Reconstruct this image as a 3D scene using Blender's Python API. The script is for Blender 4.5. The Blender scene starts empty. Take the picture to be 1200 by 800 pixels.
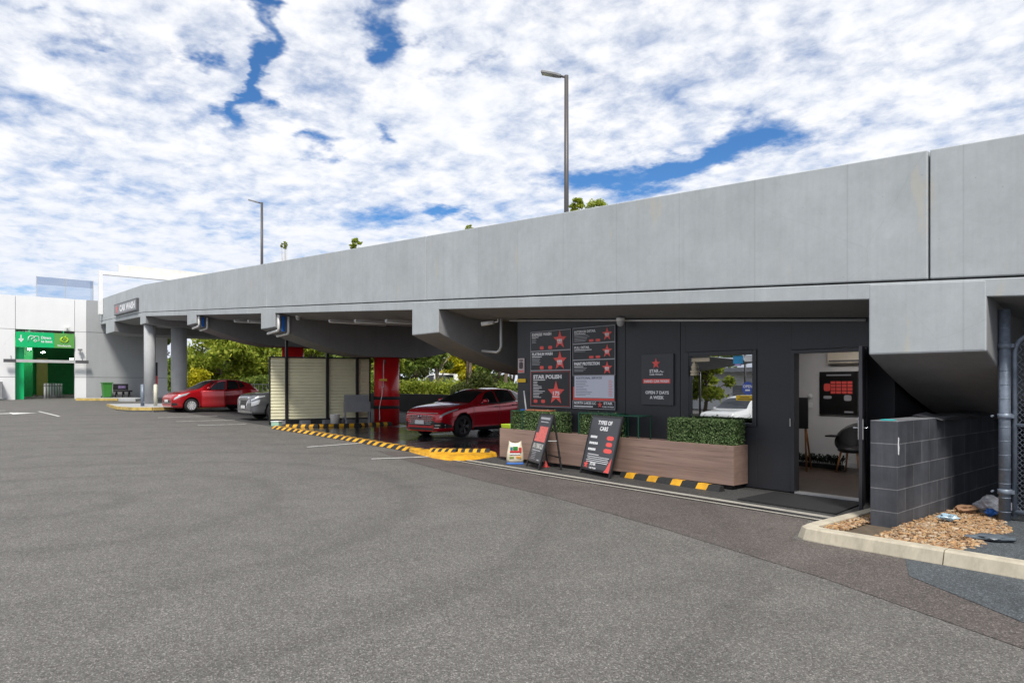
import bpy, bmesh, math, random
import numpy as np
from mathutils import Vector, Matrix
R = math.radians
random.seed(7)
scn = bpy.context.scene
COL = scn.collection

# ------------------------------------------------------------------ terrain
def zx(X):
    u = -X - 12
    if u < 0: return 0.0
    if u < 6: return .017*u*u/12
    return min(.017*(u-3), .75)
def zy(Y):
    return -min(.9, max(0, .1*(-Y-.8)))
def gz(X, Y): return zx(X) + zy(Y)

# ------------------------------------------------------------------ materials
MATS = {}
def nt(m):
    m.use_nodes = True
    t = m.node_tree; t.nodes.clear(); return t
def N(t, typ, **kw):
    n = t.nodes.new(typ)
    for k, v in kw.items():
        if k.startswith('i_'):
            n.inputs[k[2:].replace('_', ' ')].default_value = v
        else: setattr(n, k, v)
    return n
def rgb(c): return (c[0], c[1], c[2], 1)
def ramp(t, src, stops):
    r = N(t, 'ShaderNodeValToRGB'); cr = r.color_ramp
    while len(cr.elements) < len(stops): cr.elements.new(.5)
    for e, (p, c) in zip(cr.elements, stops):
        e.position = p; e.color = rgb(c) if len(c) == 3 else c
    t.links.new(src, r.inputs['Fac']); return r.outputs['Color']
def noise(t, co, scale, detail=4, rough=.55, stretch=None):
    if stretch:
        mp = N(t, 'ShaderNodeMapping'); mp.inputs['Scale'].default_value = stretch
        t.links.new(co, mp.inputs['Vector']); co = mp.outputs['Vector']
    n = N(t, 'ShaderNodeTexNoise'); n.inputs['Scale'].default_value = scale
    n.inputs['Detail'].default_value = detail; n.inputs['Roughness'].default_value = rough
    t.links.new(co, n.inputs['Vector']); return n.outputs['Fac']
def mul(t, a, b, fac=1.0):
    m = N(t, 'ShaderNodeMix', data_type='RGBA', blend_type='MULTIPLY'); m.inputs[0].default_value = fac
    t.links.new(a, m.inputs[6]); t.links.new(b, m.inputs[7]); return m.outputs[2]
def mixc(t, fac, a, b):
    m = N(t, 'ShaderNodeMix', data_type='RGBA')
    t.links.new(fac, m.inputs[0])
    for s, i in ((a, 6), (b, 7)):
        if isinstance(s, tuple): m.inputs[i].default_value = rgb(s)
        else: t.links.new(s, m.inputs[i])
    return m.outputs[2]
def finish(t, color, rough=.6, metal=0, bump=None, bstr=.2, bdist=.01, spec=.5, coat=0, rsock=None):
    b = N(t, 'ShaderNodeBsdfPrincipled'); o = N(t, 'ShaderNodeOutputMaterial')
    if isinstance(color, tuple): b.inputs['Base Color'].default_value = rgb(color)
    else: t.links.new(color, b.inputs['Base Color'])
    b.inputs['Roughness'].default_value = rough; b.inputs['Metallic'].default_value = metal
    b.inputs['Specular IOR Level'].default_value = spec
    b.inputs['Coat Weight'].default_value = coat; b.inputs['Coat Roughness'].default_value = .04
    if rsock is not None: t.links.new(rsock, b.inputs['Roughness'])
    if bump is not None:
        bp = N(t, 'ShaderNodeBump'); bp.inputs['Strength'].default_value = bstr; bp.inputs['Distance'].default_value = bdist
        t.links.new(bump, bp.inputs['Height']); t.links.new(bp.outputs['Normal'], b.inputs['Normal'])
    t.links.new(b.outputs['BSDF'], o.inputs['Surface']); return b
def mat(name, col, rough=.6, metal=0, var=.12, vs=2.5, bump=0, bs=60, coat=0, spec=.5, stretch=None):
    if name in MATS: return MATS[name]
    m = bpy.data.materials.new(name); t = nt(m)
    co = N(t, 'ShaderNodeTexCoord').outputs['Object']
    f = noise(t, co, vs, 6, .62, stretch)
    lo = tuple(c*(1-var) for c in col); hi = tuple(min(1, c*(1+var)) for c in col)
    c = ramp(t, f, [(.3, lo), (.7, hi)])
    bm = noise(t, co, bs, 3) if bump else None
    finish(t, c, rough, metal, bm, bump, .01, spec, coat)
    MATS[name] = m; return m

def m_asphalt(name, base, warm, var=.22, rough=.85, wet=0, big=.35):
    m = bpy.data.materials.new(name); t = nt(m)
    co = N(t, 'ShaderNodeTexCoord').outputs['Object']
    stone = N(t, 'ShaderNodeTexVoronoi'); stone.inputs['Scale'].default_value = 130
    t.links.new(co, stone.inputs['Vector'])
    sv = N(t, 'ShaderNodeSeparateColor'); t.links.new(stone.outputs['Color'], sv.inputs[0])
    c0 = ramp(t, sv.outputs[0], [(0, tuple(base*.5*w for w in warm)), (.5, tuple(base*.93*w for w in warm)), (.85, tuple(base*1.12*w for w in warm)), (1, tuple(base*2.2*w for w in warm))])
    s2 = N(t, 'ShaderNodeTexVoronoi'); s2.inputs['Scale'].default_value = 60
    t.links.new(co, s2.inputs['Vector'])
    sv2 = N(t, 'ShaderNodeSeparateColor'); t.links.new(s2.outputs['Color'], sv2.inputs[0])
    c0 = mul(t, c0, ramp(t, sv2.outputs[1], [(0, (.82,)*3), (.5, (1,)*3), (1, (1.14,)*3)]))
    b1 = ramp(t, noise(t, co, .35, 5, .6), [(.3, (1-big*.5,)*3), (.7, (1+big*.35,)*3)])
    b2 = ramp(t, noise(t, co, 1.7, 6, .65), [(.3, (1-var*.6,)*3), (.7, (1+var*.6,)*3)])
    b3 = ramp(t, noise(t, co, 26, 4, .7), [(.35, (1-var*.5,)*3), (.65, (1+var*.5,)*3)])
    c = mul(t, mul(t, mul(t, c0, b1), b2), b3)
    # oil drips / gum spots
    sp = N(t, 'ShaderNodeTexVoronoi'); sp.inputs['Scale'].default_value = 1.1
    t.links.new(co, sp.inputs['Vector'])
    spn = N(t, 'ShaderNodeMath', operation='ADD'); t.links.new(sp.outputs['Distance'], spn.inputs[0])
    n9 = N(t, 'ShaderNodeMath', operation='MULTIPLY'); n9.inputs[1].default_value = .07
    t.links.new(noise(t, co, 20, 3), n9.inputs[0]); t.links.new(n9.outputs[0], spn.inputs[1])
    c = mul(t, c, ramp(t, spn.outputs[0], [(.055, (.45,)*3), (.075, (1,)*3)]))
    # tyre polish arcs
    wv = N(t, 'ShaderNodeTexWave', wave_type='RINGS', rings_direction='Z'); wv.inputs['Scale'].default_value = .16
    wv.inputs['Distortion'].default_value = 3; wv.inputs['Detail'].default_value = 3; wv.inputs['Detail Scale'].default_value = .6
    mp = N(t, 'ShaderNodeMapping'); mp.inputs['Location'].default_value = (11, -1, 0)
    t.links.new(co, mp.inputs['Vector']); t.links.new(mp.outputs[0], wv.inputs['Vector'])
    c = mul(t, c, ramp(t, wv.outputs['Fac'], [(0, (1.02,)*3), (.9, (1,)*3), (.96, (.93,)*3), (1, (.90,)*3)]))
    if wet:
        rn = ramp(t, noise(t, co, .55, 5, .6), [(.36, (.04,)*3), (.52, (.12,)*3), (.66, (.5,)*3)])
        rs = N(t, 'ShaderNodeSeparateColor'); t.links.new(rn, rs.inputs[0])
        finish(t, c, rough, 0, sv.outputs[0], .06, .004, .6, 0, rs.outputs[0])
    else:
        finish(t, c, rough, 0, sv.outputs[0], .45, .006, .35)
    MATS[name] = m; return m

def m_concrete(name, col, streak=.16, stain=0, rough=.75, stainbias=0, v=1.0, forms=False):
    m = bpy.data.materials.new(name); t = nt(m)
    g = N(t, 'ShaderNodeNewGeometry').outputs['Position']
    a = ramp(t, noise(t, g, 1.3, 6, .65), [(.3, tuple(c*(1-.09*v) for c in col)), (.7, tuple(min(1, c*(1+.07*v)) for c in col))])
    s = ramp(t, noise(t, g, 1.0, 6, .7, (3.2, 3.2, .16)), [(.32, (1-streak,)*3), (.55, (1,)*3), (.75, (1+streak*.45,)*3)])
    s2 = ramp(t, noise(t, g, 1.0, 5, .7, (14, 14, .5)), [(.36, (1-streak*.5,)*3), (.52, (1,)*3)])
    f = ramp(t, noise(t, g, 9, 8, .75), [(.3, (1-.06*v,)*3), (.7, (1+.05*v,)*3)])
    c = mul(t, mul(t, mul(t, a, s), f), s2)
    vo = N(t, 'ShaderNodeTexVoronoi'); vo.inputs['Scale'].default_value = 5
    t.links.new(g, vo.inputs['Vector'])
    c = mul(t, c, ramp(t, vo.outputs['Distance'], [(.02, (.72,)*3), (.045, (1,)*3)]))
    # form-work marks and hairline cracks
    w = N(t, 'ShaderNodeTexVoronoi', feature='DISTANCE_TO_EDGE'); w.inputs['Scale'].default_value = .55
    dn = N(t, 'ShaderNodeMix', data_type='VECTOR'); dn.inputs[0].default_value = .1
    nn = N(t, 'ShaderNodeTexNoise'); nn.inputs['Scale'].default_value = 2.5; nn.inputs['Detail'].default_value = 5
    t.links.new(g, nn.inputs['Vector']); t.links.new(g, dn.inputs[4]); t.links.new(nn.outputs['Color'], dn.inputs[5])
    t.links.new(dn.outputs[1], w.inputs['Vector'])
    c = mul(t, c, ramp(t, w.outputs['Distance'], [(.0, (.94,)*3), (.003, (1,)*3)]))
    if forms:
        sp_ = N(t, 'ShaderNodeSeparateXYZ'); t.links.new(g, sp_.inputs[0])
        md = N(t, 'ShaderNodeMath', operation='PINGPONG'); md.inputs[1].default_value = .62; t.links.new(sp_.outputs[0], md.inputs[0])
        c = mul(t, c, ramp(t, md.outputs[0], [(.0, (.86,)*3), (.012, (1,)*3)]))
        fl = N(t, 'ShaderNodeMath', operation='SNAP'); fl.inputs[1].default_value = 1.24; ad = N(t, 'ShaderNodeMath', operation='ADD'); ad.inputs[1].default_value = .62
        t.links.new(sp_.outputs[0], fl.inputs[0]); wn = N(t, 'ShaderNodeTexWhiteNoise', noise_dimensions='1D'); t.links.new(fl.outputs[0], wn.inputs['W'])
        c = mul(t, c, ramp(t, wn.outputs['Value'], [(0, (.965,)*3), (1, (1.02,)*3)]))
        vh = N(t, 'ShaderNodeTexVoronoi'); vh.inputs['Scale'].default_value = 1.3; t.links.new(g, vh.inputs['Vector'])
        c = mul(t, c, ramp(t, vh.outputs['Distance'], [(.02, (.55,)*3), (.032, (1,)*3)]))
    if stain:
        k = ramp(t, noise(t, g, 1.1, 6, .7, (2.2, 2.2, .55)), [(.66-stainbias, (0, 0, 0)), (.72-stainbias, (1, 1, 1))])
        ks = N(t, 'ShaderNodeMath', operation='MULTIPLY'); ks.inputs[1].default_value = stain
        sc = N(t, 'ShaderNodeSeparateColor'); t.links.new(k, sc.inputs[0]); t.links.new(sc.outputs[0], ks.inputs[0])
        c = mixc(t, ks.outputs[0], c, (.55, .5, .38))
    finish(t, c, rough, 0, noise(t, g, 35, 5, .7), .12, .006, .35)
    MATS[name] = m; return m

def m_leaf(name, c1, c2, c3, trans=.5):
    m = bpy.data.materials.new(name); t = nt(m)
    isl = N(t, 'ShaderNodeNewGeometry').outputs['Random Per Island']
    c = ramp(t, isl, [(0, c1), (.5, c2), (1, c3)])
    co = N(t, 'ShaderNodeTexCoord').outputs['Object']
    c = mul(t, c, ramp(t, noise(t, co, .8, 3), [(.3, (.65,)*3), (.7, (1.3,)*3)]))
    d = N(t, 'ShaderNodeBsdfPrincipled'); d.inputs['Roughness'].default_value = .55; d.inputs['Specular IOR Level'].default_value = .25
    t.links.new(c, d.inputs['Base Color'])
    tr = N(t, 'ShaderNodeBsdfTranslucent'); t.links.new(c, tr.inputs['Color'])
    mx = N(t, 'ShaderNodeMixShader'); mx.inputs[0].default_value = trans
    o = N(t, 'ShaderNodeOutputMaterial')
    t.links.new(d.outputs[0], mx.inputs[1]); t.links.new(tr.outputs[0], mx.inputs[2]); t.links.new(mx.outputs[0], o.inputs[0])
    MATS[name] = m; return m

def m_wood(name, dark, light, axis_scale=(.6, 8, 22)):
    m = bpy.data.materials.new(name); t = nt(m)
    co = N(t, 'ShaderNodeTexCoord').outputs['Object']
    f = noise(t, co, 1.6, 8, .7, axis_scale)
    c = ramp(t, f, [(.30, dark), (.40, tuple(a*.3+b*.7 for a, b in zip(dark, light))), (.72, light)])
    c = mul(t, c, ramp(t, noise(t, co, 1, 4, .6, (.5, 3, 6)), [(.35, (.8,)*3), (.7, (1.15,)*3)]))
    finish(t, c, .45, 0, f, .05, .004, .4)
    MATS[name] = m; return m

def m_block(name):
    m = bpy.data.materials.new(name); t = nt(m)
    g = N(t, 'ShaderNodeTexCoord').outputs['Object']
    sp = N(t, 'ShaderNodeSeparateXYZ'); t.links.new(g, sp.inputs[0])
    add = N(t, 'ShaderNodeMath', operation='ADD'); t.links.new(sp.outputs[1], add.inputs[0]); add.inputs[1].default_value = .09
    cb = N(t, 'ShaderNodeCombineXYZ'); t.links.new(add.outputs[0], cb.inputs[0]); t.links.new(sp.outputs[2], cb.inputs[1])
    br = N(t, 'ShaderNodeTexBrick'); br.inputs['Scale'].default_value = 1
    br.inputs['Brick Width'].default_value = .48; br.inputs['Row Height'].default_value = .242
    br.inputs['Mortar Size'].default_value = .006; br.inputs['Mortar Smooth'].default_value = .3; br.inputs['Bias'].default_value = 0
    br.inputs['Color1'].default_value = (.042, .045, .053, 1); br.inputs['Color2'].default_value = (.052, .055, .064, 1)
    br.inputs['Mortar'].default_value = (.12, .122, .13, 1)
    t.links.new(cb.outputs[0], br.inputs['Vector'])
    c = mul(t, br.outputs['Color'], ramp(t, noise(t, g, 2.2, 6, .7), [(.3, (.75,)*3), (.7, (1.45,)*3)]))
    c = mul(t, c, ramp(t, noise(t, g, 1, 5, .7, (5, 5, .4)), [(.4, (1,)*3), (.75, (1.7,)*3)]))
    inv = N(t, 'ShaderNodeMath', operation='SUBTRACT'); inv.inputs[0].default_value = 1
    t.links.new(br.outputs['Fac'], inv.inputs[1])
    finish(t, c, .55, 0, inv.outputs[0], .5, .006, .45)
    MATS[name] = m; return m

def m_emit(name, col, s):
    m = bpy.data.materials.new(name); t = nt(m)
    e = N(t, 'ShaderNodeEmission'); e.inputs[0].default_value = rgb(col); e.inputs[1].default_value = s
    o = N(t, 'ShaderNodeOutputMaterial'); t.links.new(e.outputs[0], o.inputs[0]); MATS[name] = m; return m

def m_glass(name, refl=.7, tint=(.5, .55, .55), rcol=(.95, .97, 1)):
    m = bpy.data.materials.new(name); t = nt(m)
    gl = N(t, 'ShaderNodeBsdfGlossy'); gl.inputs['Roughness'].default_value = .003; gl.inputs['Color'].default_value = rgb(rcol)
    tr = N(t, 'ShaderNodeBsdfTransparent'); tr.inputs['Color'].default_value = rgb(tint)
    mx = N(t, 'ShaderNodeMixShader'); mx.inputs[0].default_value = refl
    o = N(t, 'ShaderNodeOutputMaterial')
    t.links.new(tr.outputs[0], mx.inputs[1]); t.links.new(gl.outputs[0], mx.inputs[2]); t.links.new(mx.outputs[0], o.inputs[0])
    MATS[name] = m; return m

ASPH = m_asphalt('asphalt', .124, (1.04, .99, .92), .2, big=.12)
ASPH_B = m_asphalt('brown_asphalt', .094, (1.12, .965, .89), .24)
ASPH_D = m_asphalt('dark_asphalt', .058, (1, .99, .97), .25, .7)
ASPH_C = m_asphalt('blue_asphalt', .095, (.86, .97, 1.06), .25)
WET = m_asphalt('wet_slab', .035, (1, 1, 1), .25, .2, wet=1)
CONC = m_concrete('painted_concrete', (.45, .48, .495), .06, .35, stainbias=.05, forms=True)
CONC_SHADE = m_concrete('shaded_concrete', (.26, .26, .265), .06, 0)  # ramp concrete darkened: shade on soffits and beam sides put into the colour
CONC_COL = m_concrete('column_concrete', (.42, .43, .44), .08, 0)
CONC_G = m_concrete('grey_wall', (.40, .41, .42), .03, 0, v=.4)
CONC_W = m_concrete('white_wall', (.85, .85, .855), .02, 0, v=.25)
KERB = m_concrete('kerb_concrete', (.50, .45, .35), .25, .25, .9)
MATS['kerb'] = KERB
KERB_D = m_concrete('drain_concrete', (.36, .34, .30), .2, .2, .9)
YEL = mat('yellow_paint', (.62, .31, .012), .6, var=.38, vs=5)
YEL_F = mat('faded_yellow', (.52, .38, .12), .7, var=.3, vs=5)
LINE = mat('line_paint', (.62, .61, .58), .7, var=.35, vs=7)
BLK = mat('black_paint', (.018, .018, .02), .5, var=.25)
RUB = mat('black_rubber', (.02, .02, .02), .75, var=.3, vs=20)
WALLD = mat('charcoal_wall', (.030, .031, .036), .42, var=.12, vs=1.4, bump=.03, bs=150)
FRAME_D = mat('charcoal_frame', (.035, .036, .042), .32, var=.08)
WHITE = mat('white_paint', (.86, .86, .86), .45, var=.04)
WALLIN = mat('interior_paint', (.72, .71, .71), .7, var=.04)
STEEL = mat('galvanised', (.19, .225, .28), .45, .25, var=.25, vs=12)
STEEL2 = mat('stainless', (.5, .5, .5), .3, .9, var=.15)
POLE = mat('pole_paint', (.075, .07, .07), .45, var=.1)
RED = mat('column_red', (.74, .014, .018), .32, var=.12, vs=2, coat=.3)
SIGNK = mat('sign_black', (.028, .029, .033), .35, var=.06)
SIGNG = mat('sign_charcoal', (.05, .052, .06), .35, var=.06)
TXT = mat('lettering_white', (.8, .8, .82), .5, var=.02)
TXTG = mat('lettering_grey', (.4, .4, .43), .5, var=.04)
SRED = mat('sign_red', (.82, .10, .085), .45, var=.05)
SPINK = mat('sign_pale', (.62, .64, .74), .5, var=.02)
GRN1 = mat('sign_green', (.0, .50, .16), .4, var=.03)
GRN2 = mat('sign_green_olive', (.12, .38, .08), .4, var=.03)
GRNW = mat('green_wall', (.01, .40, .10), .5, var=.15)
LIME = mat('lime', (.45, .62, .03), .45, var=.05)
BING = mat('bin_green', (.04, .22, .03), .45, var=.1)
FRAMEG = mat('frame_green', (.012, .07, .042), .45, var=.15)
CREAM = mat('cream_cladding', (.80, .76, .53), .4, var=.1, vs=1.2)
DGREY = mat('dark_grey', (.09, .09, .095), .6, var=.15)
MGREY = mat('mid_grey', (.26, .26, .27), .6, var=.15)
LGREY = mat('light_grey', (.5, .5, .5), .5, var=.1)
BLUE = mat('blue_plastic', (.02, .13, .48), .4, var=.1)
TEAL = mat('teal_plastic', (.05, .45, .45), .5, var=.1)
PLASTIC = mat('white_plastic', (.84, .84, .82), .4, var=.06)
WOODP = m_wood('planter_wood', (.10, .062, .05), (.36, .245, .20))
WOODF = m_wood('floor_wood', (.035, .024, .018), (.09, .062, .046), (8, .6, 8))
WOODL = mat('leg_wood', (.36, .16, .06), .45, var=.2, vs=8)
TERRA = mat('terracotta', (.42, .16, .08), .7, var=.25, vs=8)
STONE = None
BLOCK = m_block('painted_block')
LEAF_H = m_leaf('hedge_leaf', (.06, .12, .035), (.13, .21, .075), (.25, .33, .15), .12)
LEAF_Y = m_leaf('yellow_green_leaf', (.17, .25, .03), (.33, .40, .05), (.54, .55, .09))
LEAF_G = m_leaf('green_leaf', (.11, .18, .035), (.21, .29, .055), (.33, .40, .09))
LEAF_GOLD = m_leaf('golden_leaf', (.34, .36, .015), (.58, .54, .025), (.72, .62, .04))
LEAF_D = m_leaf('dark_leaf', (.05, .075, .018), (.09, .12, .03), (.15, .17, .045))
LEAF_IN = m_leaf('indoor_leaf', (.012, .022, .016), (.02, .035, .025), (.03, .05, .035), .1)
BARK = mat('bark', (.16, .12, .085), .9, var=.35, vs=6, bump=.4, bs=14)
BARK_P = mat('pale_bark', (.34, .29, .22), .85, var=.3, vs=5)
GLASS = m_glass('window_glass', .62, (.30, .32, .33))
GLASS_C = m_glass('clear_screen', .16, (.80, .86, .93))
CARGL = mat('car_glass', (.012, .014, .016), .03, var=.05, spec=.9)
CARGL_B = mat('car_glass_reflecting', (.10, .12, .15), .02, metal=.6, var=.1)
CRED = mat('car_red', (.44, .006, .012), .25, .25, var=.04, coat=1)
CRED2 = mat('car_crimson', (.60, .006, .02), .2, .2, var=.04, coat=1)
CGREY = mat('car_grey', (.17, .175, .19), .28, .6, var=.04, coat=1)
CWHITE = mat('car_white', (.78, .77, .74), .25, 0, var=.02, coat=1)
TYRE = mat('tyre', (.018, .018, .019), .8, var=.2)
ALLOY = mat('alloy', (.78, .79, .80), .35, .25, var=.05)
ALLOY_D = mat('dark_alloy', (.06, .055, .055), .3, .7, var=.05)
CHROME = mat('chrome', (.75, .76, .78), .12, 1, var=.02)
LAMPG = mat('lamp_glass', (.55, .57, .6), .12, .2, var=.1, coat=1)
TRIM = mat('black_trim', (.015, .015, .016), .45, var=.1)
PLATE = mat('plate_white', (.72, .72, .72), .4, var=.03)
EMIT = m_emit('lit_lamp', (1, .97, .94), 26)
SAIL = mat('shade_sail', (.34, .35, .37), .8, var=.1)
ROOFM = mat('roof_sheet', (.35, .35, .36), .5, var=.1)

# ------------------------------------------------------------------ mesh builder
ORG = {}
def tag(o, label=None, cat=None, group=None, kind=None):
    if label: o['label'] = label
    if cat: o['category'] = cat
    if group: o['group'] = group
    if kind: o['kind'] = kind
    return o
def empty(name, label, cat, loc=(0, 0, 0), group=None, org=True):
    o = bpy.data.objects.new(name, None); COL.objects.link(o); o.empty_display_size = .2
    o.location = loc; ORG[o] = Vector(loc) if org else Vector((0, 0, 0))
    return tag(o, label, cat, group)
class MB:
    def __init__(s): s.v = []; s.f = []; s.m = []; s.sm = []
    def add(s, vs, fs, mi=0, smooth=False):
        b = len(s.v); s.v += [tuple(v) for v in vs]
        for f in fs: s.f.append(tuple(b+i for i in f)); s.m.append(mi); s.sm.append(smooth)
        return s
    def box(s, x0, x1, y0, y1, z0, z1, mi=0, M=None):
        vs = [Vector((x, y, z)) for z in (z0, z1) for y in (y0, y1) for x in (x0, x1)]
        if M is not None: vs = [M @ v for v in vs]
        return s.add(vs, [(0, 2, 3, 1), (4, 5, 7, 6), (0, 1, 5, 4), (2, 6, 7, 3), (0, 4, 6, 2), (1, 3, 7, 5)], mi)
    def bar(s, a, b, w, h=None, mi=0, up=(0, 0, 1)):
        a, b = Vector(a), Vector(b); h = h or w; d = b-a; L = d.length; d.normalize()
        u = Vector(up)
        if abs(d.dot(u)) > .98: u = Vector((0, 1, 0))
        sx = d.cross(u).normalized(); sz = sx.cross(d).normalized()
        M = Matrix((sx, d, sz)).transposed().to_4x4(); M.translation = a
        return s.box(-w/2, w/2, 0, L, -h/2, h/2, mi, M)
    def tube(s, pts, r, n=10, mi=0, cap=True):
        pts = [Vector(p) for p in pts]; rs = r if isinstance(r, (list, tuple)) else [r]*len(pts)
        vs = []; fs = []; ref = None
        for i, p in enumerate(pts):
            d = (pts[min(i+1, len(pts)-1)] - pts[max(i-1, 0)]).normalized()
            if ref is None:
                ref = Vector((0, 0, 1)) if abs(d.z) < .9 else Vector((1, 0, 0))
            a = d.cross(ref).normalized(); b = a.cross(d).normalized(); ref = b if abs(b.dot(d)) < .9 else ref
            for k in range(n):
                t = 2*math.pi*k/n; vs.append(p + a*math.cos(t)*rs[i] + b*math.sin(t)*rs[i])
        for i in range(len(pts)-1):
            for k in range(n):
                k2 = (k+1) % n; fs.append((i*n+k, i*n+k2, (i+1)*n+k2, (i+1)*n+k))
        s.add(vs, fs, mi, True)
        if cap:
            b = len(s.v)-len(vs); L = len(pts)-1
            s.f.append(tuple(b+k for k in reversed(range(n)))); s.m.append(mi); s.sm.append(False)
            s.f.append(tuple(b+L*n+k for k in range(n))); s.m.append(mi); s.sm.append(False)
        return s
    def cyl(s, x, y, z0, z1, r, r2=None, n=20, mi=0):
        return s.tube([(x, y, z0), (x, y, z1)], [r, r if r2 is None else r2], n, mi)
    def prism(s, poly, fn0, fn1, mi=0):
        n = len(poly); vs = [fn0(*p) for p in poly] + [fn1(*p) for p in poly]
        fs = [tuple(reversed(range(n))), tuple(range(n, 2*n))] + [(i, (i+1) % n, n+(i+1) % n, n+i) for i in range(n)]
        return s.add(vs, fs, mi)
    def pxz(s, poly, y0, y1, mi=0): return s.prism(poly, lambda a, b: (a, y0, b), lambda a, b: (a, y1, b), mi)
    def pyz(s, poly, x0, x1, mi=0): return s.prism(poly, lambda a, b: (x0, a, b), lambda a, b: (x1, a, b), mi)
    def pxy(s, poly, z0, z1, mi=0): return s.prism(poly, lambda a, b: (a, b, z0), lambda a, b: (a, b, z1), mi)
    def lathe(s, prof, c=(0, 0, 0), n=24, mi=0, axis='z'):
        vs = []; fs = []
        for r, h in prof:
            for k in range(n):
                t = 2*math.pi*k/n; a, b = r*math.cos(t), r*math.sin(t)
                vs.append(Vector(c) + (Vector((a, b, h)) if axis == 'z' else Vector((a, h, b))))
        for i in range(len(prof)-1):
            for k in range(n):
                k2 = (k+1) % n; fs.append((i*n+k, i*n+k2, (i+1)*n+k2, (i+1)*n+k))
        return s.add(vs, fs, mi, True)
    def star(s, c, r, u, v, th=.003, mi=0, inner=.42):
        c, u, v = Vector(c), Vector(u), Vector(v); nrm = u.cross(v).normalized()
        p = []
        for k in range(10):
            t = math.pi/2 + k*math.pi/5; q = r if k % 2 == 0 else r*inner
            p.append(c + u*q*math.cos(t) + v*q*math.sin(t))
        n = 10; vs = p + [q + nrm*th for q in p] + [c, c+nrm*th]
        fs = [(k, (k+1) % n, n+(k+1) % n, n+k) for k in range(n)] + [(n+k, n+(k+1) % n, 21) for k in range(n)] + [((k+1) % n, k, 20) for k in range(n)]
        return s.add(vs, fs, mi)
    def plate(s, c, w, h, u, v, th=.003, mi=0):
        c, u, v = Vector(c), Vector(u), Vector(v); nrm = u.cross(v).normalized()
        M = Matrix((u, v, nrm)).transposed().to_4x4(); M.translation = c
        return s.box(-w/2, w/2, -h/2, h/2, 0, th, mi, M)
    def text(s, txt, size, c, u, v, align='LEFT', bold=.02, th=.002, mi=0, width=None):
        cu = bpy.data.curves.new('lettering', 'FONT'); cu.body = txt; cu.size = size; cu.align_x = align
        cu.offset = bold*size; cu.extrude = th/2; cu.resolution_u = 2; cu.space_character = 1.02
        ob = bpy.data.objects.new('lettering', cu); COL.objects.link(ob)
        dg = bpy.context.evaluated_depsgraph_get(); me = bpy.data.meshes.new_from_object(ob.evaluated_get(dg))
        bpy.data.objects.remove(ob); bpy.data.curves.remove(cu)
        xs = [q.co.x for q in me.vertices] or [0, 1]
        k = 1.0 if not width else width/(max(xs)-min(xs))
        c, u, v = Vector(c), Vector(u), Vector(v); nrm = u.cross(v).normalized()
        s.add([c + u*q.co.x*k + v*q.co.y + nrm*(q.co.z+th/2) for q in me.vertices], [tuple(p.vertices) for p in me.polygons], mi)
        bpy.data.meshes.remove(me); return s
    def build(s, name, mats, parent=None, bev=0, bseg=2, smooth=None):
        me = bpy.data.meshes.new(name)
        if parent is not None: o_ = ORG[parent]
        else:
            a = np.array(s.v); o_ = Vector(((a[:, 0].min()+a[:, 0].max())/2, (a[:, 1].min()+a[:, 1].max())/2, a[:, 2].min()))
        me.from_pydata([(x-o_.x, y-o_.y, z-o_.z) for x, y, z in s.v], [], s.f)
        for m in (mats if isinstance(mats, (list, tuple)) else [mats]): me.materials.append(m)
        me.polygons.foreach_set('material_index', s.m); me.polygons.foreach_set('use_smooth', [bool(q) if smooth is None else smooth for q in s.sm])
        me.update()
        bm = bmesh.new(); bm.from_mesh(me); bmesh.ops.recalc_face_normals(bm, faces=bm.faces); bm.to_mesh(me); bm.free()
        o = bpy.data.objects.new(name, me); COL.objects.link(o)
        if parent is not None: o.parent = parent
        else: o.location = o_
        ORG[o] = o_
        if bev:
            b = o.modifiers.new('bevel', 'BEVEL'); b.width = bev; b.segments = bseg; b.limit_method = 'ANGLE'; b.angle_limit = R(40)
        return o
def copy_tree(o, parent=None):
    c = o.copy(); COL.objects.link(c)
    if parent is not None: c.parent = parent
    for ch in list(o.children): copy_tree(ch, c)
    return c
EX, EY, EZ = Vector((1, 0, 0)), Vector((0, 1, 0)), Vector((0, 0, 1))

def sheet(name, poly, dz, m, kind='structure', label=None, cat=None):
    bm = bmesh.new(); vs = [bm.verts.new((x, y, 0)) for x, y in poly]; bm.faces.new(vs)
    xs = [p[0] for p in poly]
    for X in range(int(min(xs))-1, int(max(xs))+2):
        if X > -11: continue
        bmesh.ops.bisect_plane(bm, geom=bm.verts[:]+bm.edges[:]+bm.faces[:], plane_co=(X, 0, 0), plane_no=(1, 0, 0))
    for v in bm.verts: v.co.z = gz(v.co.x, v.co.y) + dz
    bmesh.ops.recalc_face_normals(bm, faces=bm.faces)
    for f in bm.faces:
        if f.normal.z < 0: f.normal_flip()
    me = bpy.data.meshes.new(name); bm.to_mesh(me); bm.free(); me.materials.append(m)
    o = bpy.data.objects.new(name, me); COL.objects.link(o)
    return tag(o, label, cat, None, kind)

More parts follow.
